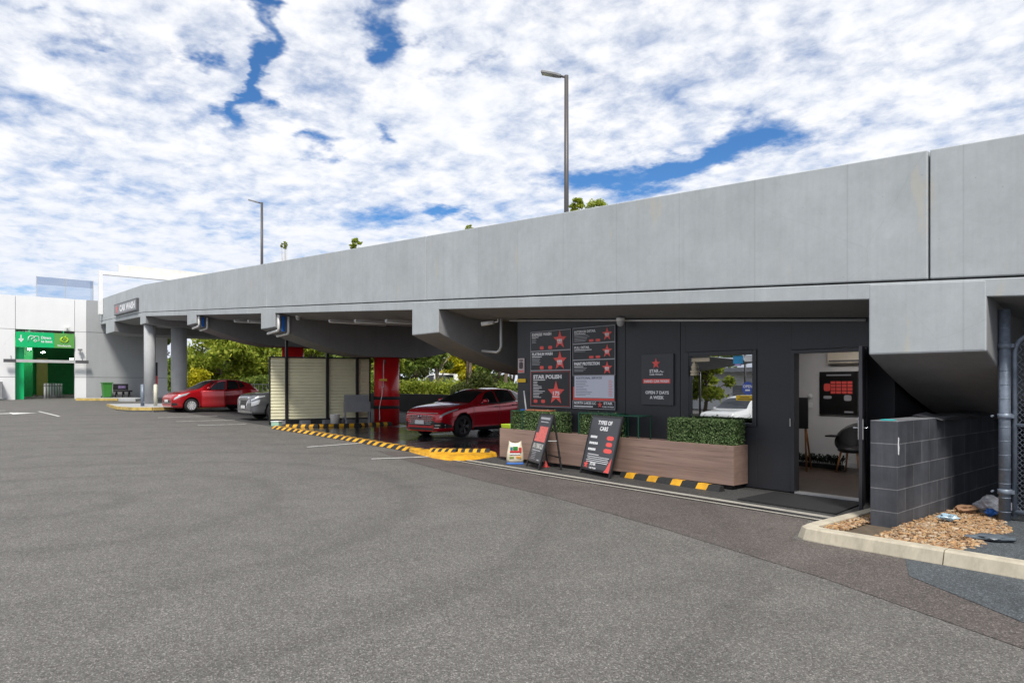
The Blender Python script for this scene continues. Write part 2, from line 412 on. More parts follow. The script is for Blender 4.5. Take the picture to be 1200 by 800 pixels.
# ------------------------------------------------------------------ ground
xs = [-3000, -300, -120] + list(range(-64, -9)) + [0, 10, 40, 200, 3000]
ys = [-3000, -200, -60, -9.8, -5, -.8, 0, 4, 8, 12, 20, 40, 100, 400, 3000]
g = MB()
vs = [(x, y, gz(x, y)) for y in ys for x in xs]; nx = len(xs)
g.add(vs, [(j*nx+i, j*nx+i+1, (j+1)*nx+i+1, (j+1)*nx+i) for j in range(len(ys)-1) for i in range(nx-1)])
me = bpy.data.meshes.new('ground'); me.from_pydata(g.v, [], g.f); me.materials.append(ASPH)
o = bpy.data.objects.new('ground', me); COL.objects.link(o); tag(o, kind='structure')
sheet('asphalt_road_strip', [(12, 6.8), (-3.5, 6.8), (-3.9, 8.02), (-8.1, 8.28), (-12.3, 8.36), (-14, 8.5), (-14.5, 8.1), (-12.2, 7.55), (-9.2, 7.0), (-7, 6.72), (-4.63, 6.17), (-2.6, 5.6), (-1.13, 5.03), (3, 3.3), (12, -.5)], .004, ASPH_B)
sheet('asphalt_road_repair', [(-2.42, 6.79), (-2.18, 6.2), (-1.3, 5.6), (.4, 4.6), (2.5, 4.4), (2.5, 6.79)], .008, ASPH_C)
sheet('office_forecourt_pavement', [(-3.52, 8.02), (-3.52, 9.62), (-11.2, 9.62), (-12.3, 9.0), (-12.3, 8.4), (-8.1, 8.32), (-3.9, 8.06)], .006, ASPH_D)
sheet('wash_bay_pavement', [(-22.3, 8.9), (-19.5, 9.0), (-17, 9.05), (-14, 8.9), (-12.6, 8.75), (-11.2, 9.65), (-11.1, 9.7), (-11.1, 18), (-22.3, 18), (-22.3, 13.5), (-21.8, 11.5), (-22.0, 10), (-22.5, 9.3)], .010, WET)
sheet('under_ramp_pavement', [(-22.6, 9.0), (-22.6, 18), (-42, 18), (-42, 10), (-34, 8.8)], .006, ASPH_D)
# drain channel
def strip(name, a, b, w, dz, m):
    a, b = Vector(a), Vector(b); n = Vector((-(b-a).y, (b-a).x)).normalized()*w/2
    return sheet(name, [tuple(a-n), tuple(b-n), tuple(b+n), tuple(a+n)], dz, m)
da, db = (-12.6, 8.46), (-3.72, 8.03)
strip('drain_channel_kerb', (da[0], da[1]+.14), (db[0], db[1]+.14), .13, .014, KERB_D)
strip('drain_channel_kerb', (da[0], da[1]-.095), (db[0], db[1]-.095), .065, .014, KERB_D)
strip('drain_channel', (da[0], da[1]+.01), (db[0], db[1]+.01), .12, .011, BLK)
# painted lines
for a, b in (((-13.0, 7.15), (-12.56, 8.4)), ((-16.26, 7.15), (-16.42, 8.7)), ((-29.93, 6.92), (-29.92, 9.2)), ((-27.3, 6.93), (-27.15, 9)), ((-24.99, 7.04), (-24.74, 8.6)), ((-37.0, 3.7), (-32.6, 3.95)), ((-36.2, 1.0), (-35.7, 2.5))):
    strip('painted_line', a, b, .1, .012, LINE)
sheet('painted_arrow_line', [(-35.9, 1.2), (-35.4, 1.2), (-35.5, 2.6), (-34.9, 2.6), (-35.7, 3.5), (-36.5, 2.6), (-36.0, 2.6)], .012, LINE)
strip('painted_line', (-38.6, .8), (-38.4, 2.6), .12, .012, LINE)

# ------------------------------------------------------------------ kerbs, garden bed, footpath (right)
def kerb_run(pts, closed=False):
    """kerb with a sloped outer face; pts are the outer foot, inside is to the left"""
    P = [Vector(p) for p in pts]; vs = []; n = len(P)
    for i, p in enumerate(P):
        d0 = (P[i]-P[i-1]).normalized() if i else (P[1]-P[0]).normalized()
        d1 = (P[i+1]-P[i]).normalized() if i < n-1 else d0
        b = (d0+d1).normalized(); nn = Vector((-b.y, b.x)); s = 1/max(.3, nn.dot(Vector((-d0.y, d0.x))))
        for off, z in ((0, -.05), (0, .01), (.035, .115), (.055, .13), (.165, .13), (.175, .12), (.175, -.05)):
            q = p + nn*off*s; vs.append((q.x, q.y, z))
    m = MB(); fs = [(i*7+j, (i+1)*7+j, (i+1)*7+j+1, i*7+j+1) for i in range(n-1) for j in range(6)]
    fs += [tuple(range(7)), tuple((n-1)*7+j for j in reversed(range(7)))]
    m.add(vs, fs); return m
for pts in ([(-3.46, 8.85), (-3.52, 7.1), (-3.50, 6.92), (-3.40, 6.83), (-3.2, 6.8), (-2.125, 6.8)], [(-2.115, 6.8), (.4, 6.8)], [(.41, 6.8), (2.9, 6.8)]):
    tag(kerb_run(pts).build('kerb', KERB, bev=0), kind='structure')
SOIL = mat('bed_soil', (.10, .075, .05), .9, var=.3, vs=15)
tag(MB().pxy([(-3.35, 6.97), (-1.98, 6.97), (-2.0, 8.6), (-2.4, 9.6), (-3.35, 9.6)], -.02, .075).build('garden_bed_ground', SOIL), kind='structure')
tag(MB().pxy([(-2.04, 6.976), (3, 6.976), (3, 13), (-2.5, 13), (-2.5, 9.6), (-2.15, 8.7)], -.02, .105).build('footpath', ASPH_C), kind='structure')

def m_stone():
    m = bpy.data.materials.new('pebble'); t = nt(m)
    isl = N(t, 'ShaderNodeNewGeometry').outputs['Random Per Island']
    c = ramp(t, isl, [(0, (.10, .06, .035)), (.25, (.34, .18, .08)), (.5, (.46, .29, .14)), (.75, (.27, .18, .11)), (1, (.50, .40, .28))])
    finish(t, c, .75); MATS['pebble'] = m; return m
STONE = m_stone()
rng = np.random.default_rng(3)
g = MB()
def in_bed(x, y):
    if not (6.99 < y < 9.4): return False
    xr = -2.03 - max(0, y-8.6)*.35 + .05*math.sin(y*7)
    if -2.82 < x < xr: return True
    return -3.33 < x < -3.14 and y < 8.6
c = 0
ico = bmesh.new(); bmesh.ops.create_icosphere(ico, subdivisions=1, radius=1)
IV = [v.co.copy() for v in ico.verts]; IF = [tuple(v.index for v in f.verts) for f in ico.faces]; ico.free()
while c < 6000:
    x, y = rng.uniform(-3.35, -1.4), rng.uniform(6.98, 9.4)
    if not in_bed(x, y): continue
    s = .007+.019*rng.uniform()**1.7; a = rng.uniform(0, 6.3); h = .080 + rng.uniform(0, .022) + .02*math.exp(-((x+2.5)**2+(y-8)**2)*1.5)
    M = Matrix.Translation((x, y, h)) @ Matrix.Rotation(a, 4, 'Z') @ Matrix.Rotation(rng.uniform(-.5, .5), 4, 'X') @ Matrix.Diagonal((s*1.35, s*.9, s*.55, 1))
    g.add([M @ (v*rng.uniform(.85, 1.12)) for v in IV], IF); c += 1
o = g.build('gravel', STONE); tag(o, 'loose brown and orange pebbles beside the block wall', 'gravel', kind='stuff')

# ------------------------------------------------------------------ ramp
def zg(X): return 2.78 + .0702*(-2.82-X) if X > -40.3 else 5.41 + .03*(-40.3-X)
YF, YB = 8.6, 17.4
ramp_o = empty('vehicle_ramp', 'long grey concrete car ramp rising to the left on piers over the car wash', 'ramp', (-22.6, 13, 0))
J = [-52.3, -40.3, -31.4, -22.8, -13.1, -2.82, 6.5]
for a, b in zip(J[:-1], J[1:]):
    a2, b2 = a+.012, b-.012
    for y0, y1 in ((YF, YF+.18), (YB-.18, YB)):
        m = MB().pxz([(a2, zg(a2)+.012), (b2, zg(b2)+.012), (b2, zg(b2)+1.47), (a2, zg(a2)+1.47)], y0, y1)
        m.build('parapet_panel', CONC, ramp_o, bev=.012)
xs_ = [-52.3, -40.3, 6.5]
# edge beams + haunched slab, swept along the grade
def sweep(poly, xa, m):
    vs = []; n = len(poly)
    for X in xa: vs += [(X, y, zg(X)+dz) for y, dz in poly]
    fs = [(i*n+j, i*n+(j+1) % n, (i+1)*n+(j+1) % n, (i+1)*n+j) for i in range(len(xa)-1) for j in range(n)]
    fs += [tuple(range(n)), tuple((len(xa)-1)*n+j for j in range(n))]
    return m.add(vs, fs)
sweep([(YF, -.012), (YF, -.205), (YF+.12, -.205), (YF+.12, -.012)], xs_, MB()).build('edge_beam', CONC, ramp_o, bev=.01)
sweep([(YB, -.012), (YB, -.205), (YB-.12, -.205), (YB-.12, -.012)], xs_, MB()).build('edge_beam', CONC, ramp_o, bev=.01)
sweep([(YF+.125, -.19), (YF+.95, -.355), (YB-.95, -.355), (YB-.125, -.19), (YB-.125, -.02), (YB-.2, .16), (YF+.2, .16), (YF+.125, -.02)], xs_, MB()).build('deck_slab', CONC_SHADE, ramp_o)
# inner girder line, dark gap of the far bay
def crosshead(xa, xb, depth, drop, yc0=12.0, yc1=14.0, flat=None):
    zt = zg((xa+xb)/2)
    poly = []
    n = 8
    for i in range(n+1):
        t = i/n; poly.append((YF-.004+(yc0-YF)*t, zt-depth-drop*(1-(1-t)**1.55)))
    for i in range(n+1):
        t = 1-i/n; poly.append((YB+.004-(YB-yc1)*t, zt-depth-drop*(1-(1-t)**1.55)))
    m = MB(); nn = len(poly)
    vs = [(x, y, z) for x in (xa, xb) for y, z in poly]
    top = [(x, y, zg(x)-.02) for x in (xa, xb) for y in (YF-.004, YB+.004)]
    b = 2*nn; vs += top
    fs = [(i, i+1, nn+i+1, nn+i) for i in range(nn-1)]
    fs += [tuple(range(nn))+(b+1, b), tuple(reversed(range(nn, 2*nn)))+(b+2, b+3), (0, nn, b+2, b), (nn-1, b+1, b+3, 2*nn-1), (b, b+2, b+3, b+1)]
    m.add(vs, fs)
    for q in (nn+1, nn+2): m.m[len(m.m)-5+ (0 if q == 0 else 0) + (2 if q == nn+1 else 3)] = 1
    return m.build('pier_crosshead', [CONC_SHADE, CONC], ramp_o, bev=.02)  # sides and underside get the shade-darkened concrete, end faces the plain one
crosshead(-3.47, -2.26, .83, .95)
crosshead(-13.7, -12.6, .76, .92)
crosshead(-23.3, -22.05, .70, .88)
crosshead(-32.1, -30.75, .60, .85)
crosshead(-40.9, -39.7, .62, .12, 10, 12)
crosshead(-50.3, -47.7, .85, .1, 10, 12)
def column(x, y, r, z1, m):
    z0 = gz(x, y); return MB().tube([(x, y, z0), (x, y, z1)], r, 32).build('pier_column', m, ramp_o)
column(-13.1, 13.1, .47, zg(-13.1)-1.66, RED)
c1 = column(-22.65, 13.1, .47, zg(-22.65)-1.56, RED)
c2 = column(-31.4, 13.1, .49, zg(-31.4)-1.43, RED)
column(-40.3, 8.93, .28, zg(-40.3)-.60, CONC_COL)
column(-40.3, 10.38, .40, zg(-40.3)-.70, CONC_COL)
c1['label'] = 'glossy red column with black bands'
for z in (1.02, .68): MB().lathe([(.474, z), (.482, z+.01), (.482, z+.11), (.474, z+.12)], (-22.65, 13.1, .0), 32).build('column_band', RUB, c1)
# drain pipes wrapped round the crosshead ends
for xb, zt, dp in ((-22.05, zg(-22.05), .70), (-30.75, zg(-30.75), .60)):
    x = xb+.06
    m = MB().tube([(x, YF+.1, zt-.26), (x, YF+.1, zt-dp-.02), (x-.05, YF+.1, zt-dp-.07), (x-1.0, YF+.12, zt-dp-.12)], .045, 8)
    m.tube([(x+.02, YF+.42, zt-.30), (x+.02, YF+.42, zt-dp-.10), (x-.03, YF+.42, zt-dp-.16), (x-.9, YF+.4, zt-dp-.2)], .04, 8)
    m.build('drain_pipe', PLASTIC, ramp_o)
    MB().box(x-.04, x+.02, YF+.20, YF+.30, zt-dp-.10, zt-.30).build('pipe_sleeve', BLUE, ramp_o)

# abutment: ramp walls closing the space on the right
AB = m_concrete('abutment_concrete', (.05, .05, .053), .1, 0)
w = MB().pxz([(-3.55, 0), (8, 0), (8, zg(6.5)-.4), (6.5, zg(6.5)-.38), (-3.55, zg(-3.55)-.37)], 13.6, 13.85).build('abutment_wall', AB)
tag(w, 'dark concrete wall closing off the space under the low end of the ramp', 'wall')

# ------------------------------------------------------------------ ramp lights (battens under deck)
def batten(x, y, dx, dy, L):
    z = zg(x)-.42
    t = empty('batten_light', 'unlit fluorescent batten light fixed under the ramp deck', 'ceiling light', (x, y, z), 'batten lights under the ramp deck')
    a, b = Vector((x-dx*L/2, y-dy*L/2, 0)), Vector((x+dx*L/2, y+dy*L/2, 0))
    a.z = zg(a.x)-.425; b.z = zg(b.x)-.425
    MB().bar(a, b, .12, .06).build('housing', LGREY, t)
    m = MB(); m.tube([a+Vector((0, 0, -.045)), b+Vector((0, 0, -.045))], .018, 8); m.build('tube', PLASTIC, t)
    return t
for (x, y, dx, dy, L, lab) in ((-18.9, 9.95, 0, 1, 1.9, 'unlit batten light left of the three above the car wash screen'),
        (-17.3, 9.95, 0, 1, 1.9, 'unlit batten light in the middle of three above the wash bay'),
        (-15.6, 9.95, 0, 1, 1.9, 'unlit batten light in the wash bay nearest the big crosshead beam'),
        (-27.2, 9.9, 0, 1, 1.8, 'unlit batten light above the grey car'),
        (-25.7, 9.9, 0, 1, 1.8, 'unlit batten light above the grey car nearer the cream screen'),
        (-35.2, 9.8, 1, 0, 1.5, 'unlit batten light above the red hatchback')):
    batten(x, y, dx, dy, L)['label'] = lab
def dome(x, y, z, lab):
    t = empty('dome_camera', lab, 'security camera', (x, y, z), 'dome cameras')
    MB().cyl(x, y, z-.06, z, .075, .08, 16).build('mount', PLASTIC, t)
    MB().lathe([(.07, -.06), (.07, -.09), (.055, -.135), (.025, -.155), (.002, -.16)], (x, y, z), 16).build('dome', LGREY, t)
dome(-8.05, 9.42, zg(-8.05)-.36, 'white dome camera under the soffit right of the price board')
dome(-21.4, 9.1, zg(-21.4)-.255, 'white dome camera under the ramp beside the white and blue pipes of the crosshead')

# ------------------------------------------------------------------ office
YW = 9.6
off = empty('car_wash_office', 'charcoal panelled office under the ramp with a window and an open door', 'building', (-7.4, YW, 0))
def zt(X): return zg(X)-.362
def wall_seg(x0, x1, z0, z1=None, name='wall_panel', y0=YW, y1=YW+.12):
    a = [(x0, z0), (x1, z0), (x1, zt(x1) if z1 is None else z1), (x0, zt(x0) if z1 is None else z1)]
    return MB().pxz(a, y0, y1).build(name, WALLD, off, bev=.004)
XW0, XW1 = -6.80, -5.50   # window opening
XD0, XD1 = -4.95, -3.88   # door opening
wall_seg(-11.08, -8.095, .02); wall_seg(-8.085, -6.905, .02)
wall_seg(-6.895, XW0, .02); wall_seg(XW0, XW1, .02, .95); wall_seg(XW0, XW1, 2.13); wall_seg(XW1, XD0, .02)
wall_seg(XD0, XD1, 2.10); wall_seg(XD1, -3.55, .02)
MB().pyz([(YW+.121, .02), (13.5, .02), (13.5, zt(-11)), (YW+.121, zt(-11))], -11.08, -10.96).build('side_wall', WALLD, off)
MB().pyz([(YW+.121, .02), (13.5, .02), (13.5, zt(-3.6)), (YW+.121, zt(-3.6))], -3.67, -3.55).build('side_wall', WALLD, off)
# room
MB().box(-10.95, -3.68, 13.2, 13.3, .02, 2.75).build('back_wall', WALLIN, off)
MB().box(-10.95, -10.90, YW+.13, 13.19, .02, 2.5).build('inner_wall', WALLIN, off)
MB().box(-3.74, -3.685, YW+.13, 13.19, .02, 2.5).build('inner_wall', WALLIN, off)
MB().box(-10.89, -3.75, YW+.13, 13.19, .013, .03).build('room_floor', WOODF, off)
MB().box(-10.89, -3.75, YW+.13, 13.19, 2.42, 2.46).build('room_ceiling', WALLIN, off)
MB().box(-10.89, -3.75, 13.17, 13.198, .031, .13).build('skirting', WHITE, off)
# window
wf = MB()
for b in ((XW0, XW0+.075, 0.95, 2.13), (XW1-.075, XW1, .95, 2.13), (XW0+.075, XW1-.075, 2.055, 2.13), (XW0+.075, XW1-.075, .95, 1.0)):
    wf.box(b[0]+.002, b[1]-.002, YW-.02, YW+.1, b[2]+.002, b[3]-.002)
wf = wf.build('window_frame', FRAME_D, off, bev=.005)
MB().box(XW0+.074, XW1-.074, YW+.045, YW+.053, 1.0, 2.055).build('window_pane', GLASS, wf)
def decal(x0, x1, z0, z1, m, name='window_sticker', disc=False):
    if disc:
        c = ((x0+x1)/2, YW+.041, (z0+z1)/2); b = MB(); n = 28
        b.add([c]+[(c[0]+(x1-x0)/2*math.cos(2*math.pi*k/n), c[1], c[2]+(x1-x0)/2*math.sin(2*math.pi*k/n)) for k in range(n)], [(0, 1+k, 1+(k+1) % n) for k in range(n)])
        return b.build(name, m, wf)
    return MB().box(x0, x1, YW+.038, YW+.043, z0, z1).build(name, m, wf)
CREAMP = mat('sticker_cream', (.55, .47, .33), .6, var=.03)
SBLUE = mat('sticker_blue', (.05, .10, .42), .5, var=.05)
SCYAN = mat('sticker_cyan', (.03, .32, .62), .5, var=.3, vs=9)
SYEL = mat('sticker_yellow', (.75, .48, .01), .5, var=.02)
decal(-6.70, -6.36, 1.97, 2.03, CREAMP)
m = MB()
for i, (w_, z_) in enumerate(((.03, 1.955), (.065, 1.925), (.09, 1.885), (.075, 1.85), (.115, 1.81), (.11, 1.765))):
    m.lathe([(w_*.55, -.022), (w_*.6, 0), (w_*.5, .02)], (-6.645, YW+.03, z_), 8); 
m.build('window_sticker', CREAMP, wf)
decal(-5.93, -5.76, 1.92, 2.045, SCYAN); decal(-5.90, -5.80, 1.885, 1.918, mat('sticker_lilac', (.5, .4, .7), .5))
decal(-5.735, -5.585, 1.95, 2.04, PLASTIC)
dsc = decal(-5.78, -5.58, 1.44, 1.64, SBLUE, disc=True); 
MB().text('OPEN', .062, (-5.68, YW+.040, 1.545), EX, EZ, 'CENTER', .03).box(-5.72, -5.64, YW+.036, YW+.039, 1.495, 1.52).build('lettering', TXT, wf)
decal(-5.88, -5.58, 1.345, 1.425, SYEL)
m = MB()
for zz, w_ in ((1.395, .16), (1.365, .24)): m.box(-5.73-w_/2, -5.73+w_/2, YW+.035, YW+.0375, zz-.006, zz+.006)
m.build('sticker_print', SIGNK, wf)
# door frame, threshold, leaf
df = MB()
for b in ((XD0+.002, XD0+.05, .03, 2.095), (XD1-.05, XD1-.002, .03, 2.095), (XD0+.05, XD1-.05, 2.045, 2.095)):
    df.box(b[0], b[1], YW-.025, YW+.125, b[2], b[3])
df.build('door_frame', FRAME_D, off, bev=.004)
MB().box(XD0+.052, XD1-.052, YW-.02, YW+.12, .012, .036).build('door_threshold', mat('alu_sill', (.7, .7, .7), .3, .6), off)
MB().box(XD0-.012, XD0+.004, YW-.04, YW-.026, .98, 1.10).build('strike_plate', CHROME, off)
dl = Vector((XD1-.03, YW-.03, 0)); dv = Vector((.33, -.944, 0)).normalized(); dn = Vector((-dv.y, dv.x, 0))
def leafbox(m, a, b, z0, z1, t0, t1):
    M = Matrix((dv, dn, EZ)).transposed().to_4x4(); M.translation = dl
    return m.box(a, b, t0, t1, z0, z1, 0, M)
door = leafbox(MB(), 0, .92, .05, 2.07, -.02, .02).build('door', FRAME_D, off, bev=.003)
h = MB(); leafbox(h, .80, .90, .92, 1.17, -.03, .03)
for s in (-1, 1):
    p = dl + dv*.857 + dn*(s*.03) + EZ*1.06; q = p + dn*(s*.05); h.tube([p, q, q-dv*.11], .009, 8)
h.build('door_handle', CHROME, door)
cd = MB()
cd.tube([(-11.3, YW-.03, zt(-11.3)-.035), (-3.9, YW-.03, zt(-3.9)-.035)], .02, 8)
cd = cd.build('cable_conduit', LGREY); tag(cd, 'long pale conduit running along the top of the charcoal office wall', 'conduit')
cd = MB(); cd.tube([(-11.45, 9.45, zg(-11.45)-.36), (-11.45, 9.45, 2.42), (-11.5, 9.45, 2.34), (-11.62, 9.47, 2.3), (-12.3, 9.6, 2.36)], .03, 8)
cd = cd.build('cable_conduit', LGREY); tag(cd, 'pale conduit dropping from the soffit and bending under the beam left of the office', 'conduit')
t = empty('bullet_camera', 'white bullet camera under the soffit at the left corner of the office', 'security camera', (-11.5, 9.4, zg(-11.5)-.36))
MB().tube([(-11.62, 9.38, zg(-11.5)-.44), (-11.85, 9.22, zg(-11.5)-.47)], .045, 12).build('camera_body', PLASTIC, t)
MB().tube([(-11.5, 9.4, zg(-11.5)-.37), (-11.5, 9.4, zg(-11.5)-.43), (-11.62, 9.38, zg(-11.5)-.44)], .016, 8).build('bracket', PLASTIC, t)

# ---- wall signs
FU, FV = EX, EZ
def lines(m, x, y, z, ws, gap, h, mi=0):
    for i, w_ in enumerate(ws): m.box(x, x+w_, y-.002, y, z-i*gap-h, z-i*gap, mi)
def blob(m, x, y, z, w_, h_, mi=0):
    n = 12; m.add([(x, y, z)]+[(x+w_/2*math.copysign(abs(math.cos(2*math.pi*k/n))**.5, math.cos(2*math.pi*k/n)), y, z+h_/2*math.copysign(abs(math.sin(2*math.pi*k/n))**.5, math.sin(2*math.pi*k/n))) for k in range(n)], [(0, 1+k, 1+(k+1) % n) for k in range(n)], mi)
def rim(m, x0, x1, z0, z1, y, w_=.012, mi=0):
    m.box(x0, x1, y-.003, y, z1-w_, z1, mi); m.box(x0, x1, y-.003, y, z0, z0+w_, mi)
    m.box(x0, x0+w_, y-.003, y, z0+w_, z1-w_, mi); m.box(x1-w_, x1, y-.003, y, z0+w_, z1-w_, mi)
def star_logo(parent, x, y, z, s):
    MB().star((x, y, z), .5*s, EX, EZ, .003).build('star_emblem', SRED, parent)
YS = YW-.03
zT, zB = 2.69, 1.13
def head(parent, txt, size, x, z, w_, yy, m=TXT, bold=.03, align='LEFT'):
    return MB().text(txt, size, (x, yy, z), FU, FV, align, bold, width=w_).build('lettering', m, parent)
def star_at(parent, x, z, r, yy): return MB().star((x, yy, z), r, FU, FV, .004).build('star_emblem', SRED, parent)
def badge(parent, x, z, w_, h_, yy):
    m = MB(); blob(m, x, yy-.001, z, w_, h_); return m.build('price_badge', SRED, parent)
def print_lines(parent, x, z, ws, gap, h, yy, m=TXTG):
    mb = MB(); lines(mb, x, yy, z, ws, gap, h); return mb.build('fine_print', m, parent)
def figures(parent, x, z, w_, h_, yy):
    m = MB()
    for q in range(3): m.box(x-w_/2+q*w_/3, x-w_/2+q*w_/3+w_/4, yy-.007, yy-.005, z-h_/2, z+h_/2)
    m.box(x-w_*.4, x+w_*.4, yy-.007, yy-.005, z-h_, z-h_*.75); return m.build('price_figures', TXT, parent)
bl = empty('price_board', 'left black price board with three red stars and star polish panel', 'sign', (-10.0, YS, zB))
MB().box(-10.63, -9.44, YS, YW-.002, zB, zT).build('panel', SIGNK, bl)
y = YS-.002
for z0, z1 in ((zB+.005, 1.88), (1.88, 2.28), (2.28, zT-.005)):
    m = MB(); rim(m, -10.625, -9.445, z0, z1, y, .010); m.build('border', TXTG, bl)
head(bl, 'EXPRESS WASH', .08, -10.58, 2.595, .58, y, bold=.05); print_lines(bl, -10.58, 2.575, [.2], .03, .016, y, TXT); print_lines(bl, -10.58, 2.54, [.12, .14, .11, .13], .026, .010, y)
head(bl, 'PLATINUM WASH', .08, -10.58, 2.19, .62, y, bold=.05); print_lines(bl, -10.58, 2.17, [.3], .03, .016, y, TXT); print_lines(bl, -10.58, 2.135, [.24, .25, .22, .26, .24, .24], .026, .010, y)
head(bl, 'STAR POLISH', .105, -10.54, 1.715, .84, y, bold=.05); print_lines(bl, -10.54, 1.695, [.36], .03, .016, y, TXT)
print_lines(bl, -10.54, 1.655, [.13, .12, .15, .25, .26, .17, .35, .28, .19, .17, .24], .032, .012, y, TXT)
for cx, cz, r in ((-9.75, 2.485, .195), (-9.75, 2.065, .20)): star_at(bl, cx, cz, r, y); figures(bl, cx, cz-.01, .14, .055, y)
star_at(bl, -9.86, 1.42, .25, y); head(bl, '175', .10, -9.86, 1.385, .19, y-.005, align='CENTER'); MB().box(-9.96, -9.76, y-.007, y-.005, 1.34, 1.358).build('price_figures', TXT, bl)
for cx, cz in ((-10.28, 2.345), (-10.03, 2.345), (-10.28, 1.94), (-10.03, 1.94), (-10.47, 1.25), (-10.24, 1.25)): badge(bl, cx, cz, .12, .07, y)
m = MB(); rim(m, -10.602, -9.468, zB+.03, 1.855, y, .006); m.build('inner_border', SRED, bl)

br = empty('price_board', 'right black price board with three small red stars above a pale services list', 'sign', (-8.9, YS, zB))
MB().box(-9.40, -8.30, YS, YW-.002, zB-.01, zT+.01).build('panel', SIGNK, br)
for z0, z1 in ((zB, 1.285), (1.765, 2.066), (2.066, 2.38), (2.38, zT)):
    m = MB(); rim(m, -9.395, -8.305, z0, z1, y, .010); m.build('border', TXTG, br)
head(br, 'INTERIOR DETAIL', .065, -9.35, 2.59, .56, y); print_lines(br, -9.35, 2.575, [.3], .03, .013, y, TXT); print_lines(br, -9.35, 2.545, [.36, .40, .34, .33, .3], .028, .010, y)
head(br, 'FULL DETAIL', .065, -9.35, 2.285, .40, y); print_lines(br, -9.35, 2.265, [.46], .03, .013, y, TXT); print_lines(br, -9.35, 2.235, [.3], .03, .010, y)
head(br, 'PAINT PROTECTION', .08, -9.35, 1.965, .66, y, bold=.05); print_lines(br, -9.35, 1.945, [.24], .03, .013, y, TXT); print_lines(br, -9.35, 1.915, [.33, .3, .24], .03, .010, y)
for cx, cz in ((-8.50, 2.53), (-8.50, 2.215), (-8.50, 1.90)): star_at(br, cx, cz, .13, y); figures(br, cx, cz, .10, .04, y)
for cx, cz in ((-8.9, 2.43), (-8.73, 2.43), (-8.9, 2.115), (-8.73, 2.115)): badge(br, cx, cz, .12, .05, y)
MB().box(-9.38, -8.32, y-.004, y, 1.295, 1.335).build('red_band', SRED, br); MB().box(-9.38, -9.345, y-.004, y, 1.336, 1.55).build('red_band', SRED, br)
MB().box(-9.34, -8.325, y-.006, y, 1.34, 1.76).build('services_list', SPINK, br)
gk = mat('grey_print', (.16, .16, .22), .5)
head(br, 'ADDITIONAL SERVICES', .055, -9.30, 1.70, .68, y-.006, gk); print_lines(br, -9.30, 1.67, [.28, .3, .25, .33, .2, .28, .3, .42, .38, .26], .031, .008, y-.006, gk)
m = MB()
for i in range(10): m.box(-8.46, -8.46+.08+.02*(i % 2), y-.009, y-.006, 1.663-i*.031, 1.671-i*.031)
m.build('price_figures', SRED, br)
head(br, 'NORTH LAKES S.C', .07, -9.36, 1.215, .58, y); print_lines(br, -9.36, 1.185, [.50], .03, .022, y, TXT)
star_at(br, -8.68, 1.215, .065, y); head(br, 'STAR', .065, -8.59, 1.22, .22, y); head(br, 'CAR WASH', .035, -8.62, 1.165, .28, y)

sw = empty('wall_sign', 'tall dark wall sign with red star and open days lettering beside the window', 'sign', (-7.36, YS, 1.24))
MB().box(-7.70, -7.02, YS, YW-.002, 1.24, 2.12).build('panel', SIGNG, sw, bev=.004)
star_at(sw, -7.38, 1.955, .095, y); MB().box(-7.66, -7.08, y-.003, y, 1.615, 1.69).build('red_band', SRED, sw)
head(sw, 'STAR', .08, -7.52, 1.80, .20, y); head(sw, 'CAR WASH', .04, -7.52, 1.755, .28, y)
m = MB(); m.tube([(-7.31, y-.002, 1.805), (-7.28, y-.002, 1.83), (-7.25, y-.002, 1.805), (-7.22, y-.002, 1.815)], .009, 6).build('swoosh', TXT, sw)
head(sw, 'HAND CAR WASH', .062, -7.63, 1.63, .52, y-.004)
head(sw, 'OPEN 7 DAYS', .075, -7.61, 1.43, .50, y); head(sw, 'A WEEK', .075, -7.51, 1.345, .30, y)
po = empty('poster', 'small pale poster with a dark round picture at the office corner', 'poster', (-10.95, YS, 1.87))
MB().box(-11.04, -10.84, YW-.02, YW-.002, 1.84, 2.15).build('sheet', mat('poster_paper', (.55, .46, .46), .6), po)
p2 = MB(); blob(p2, -10.94, YW-.022, 2.0, .13, .15); p2.box(-11.0, -10.88, YW-.024, YW-.02, 2.09, 2.12); p2.build('picture', mat('poster_dark', (.08, .07, .08), .6, var=.6, vs=30), po)
MB().box(-11.02, -10.86, YW-.024, YW-.02, 1.86, 1.89).build('caption_band', SRED, po)
tag(MB().box(-11.07, -10.80, YW-.02, YW-.002, 1.64, 1.715).build('warning_plate', SYEL), 'small yellow warning plate under the poster at the office corner', 'sign')

# ---- inside the office
ac = empty('air_conditioner', 'cream split air conditioner high on the office back wall', 'air conditioner', (-5.6, 13.1, 2.0))
MB().box(-6.0, -5.1, 12.98, 13.195, 1.99, 2.28).build('casing', mat('ac_cream', (.62, .55, .45), .5), ac, bev=.02)
MB().box(-5.96, -5.14, 12.97, 12.982, 2.02, 2.05).build('outlet', DGREY, ac)
tl = MB().box(-5.75, -4.85, 11.6, 11.72, 2.38, 2.415).build('ceiling_light', EMIT); tag(tl, 'lit white strip light on the office ceiling seen through the door', 'ceiling light')
ms = empty('menu_screen', 'black framed menu board with red price grid on the office back wall', 'sign', (-5.87, 13.17, 1.02))
MB().box(-6.22, -5.50, 13.15, 13.195, 1.02, 1.84).build('panel', mat('menu_black', (.012, .012, .012), .3), ms)
r_ = MB()
for i in range(4):
    for j in range(4): r_.box(-6.0+i*.105, -5.91+i*.105, 13.144, 13.149, 1.42+j*.062, 1.47+j*.062)
blob(r_, -6.07, 13.145, 1.54, .13, .15); r_.build('price_grid', SRED, ms)
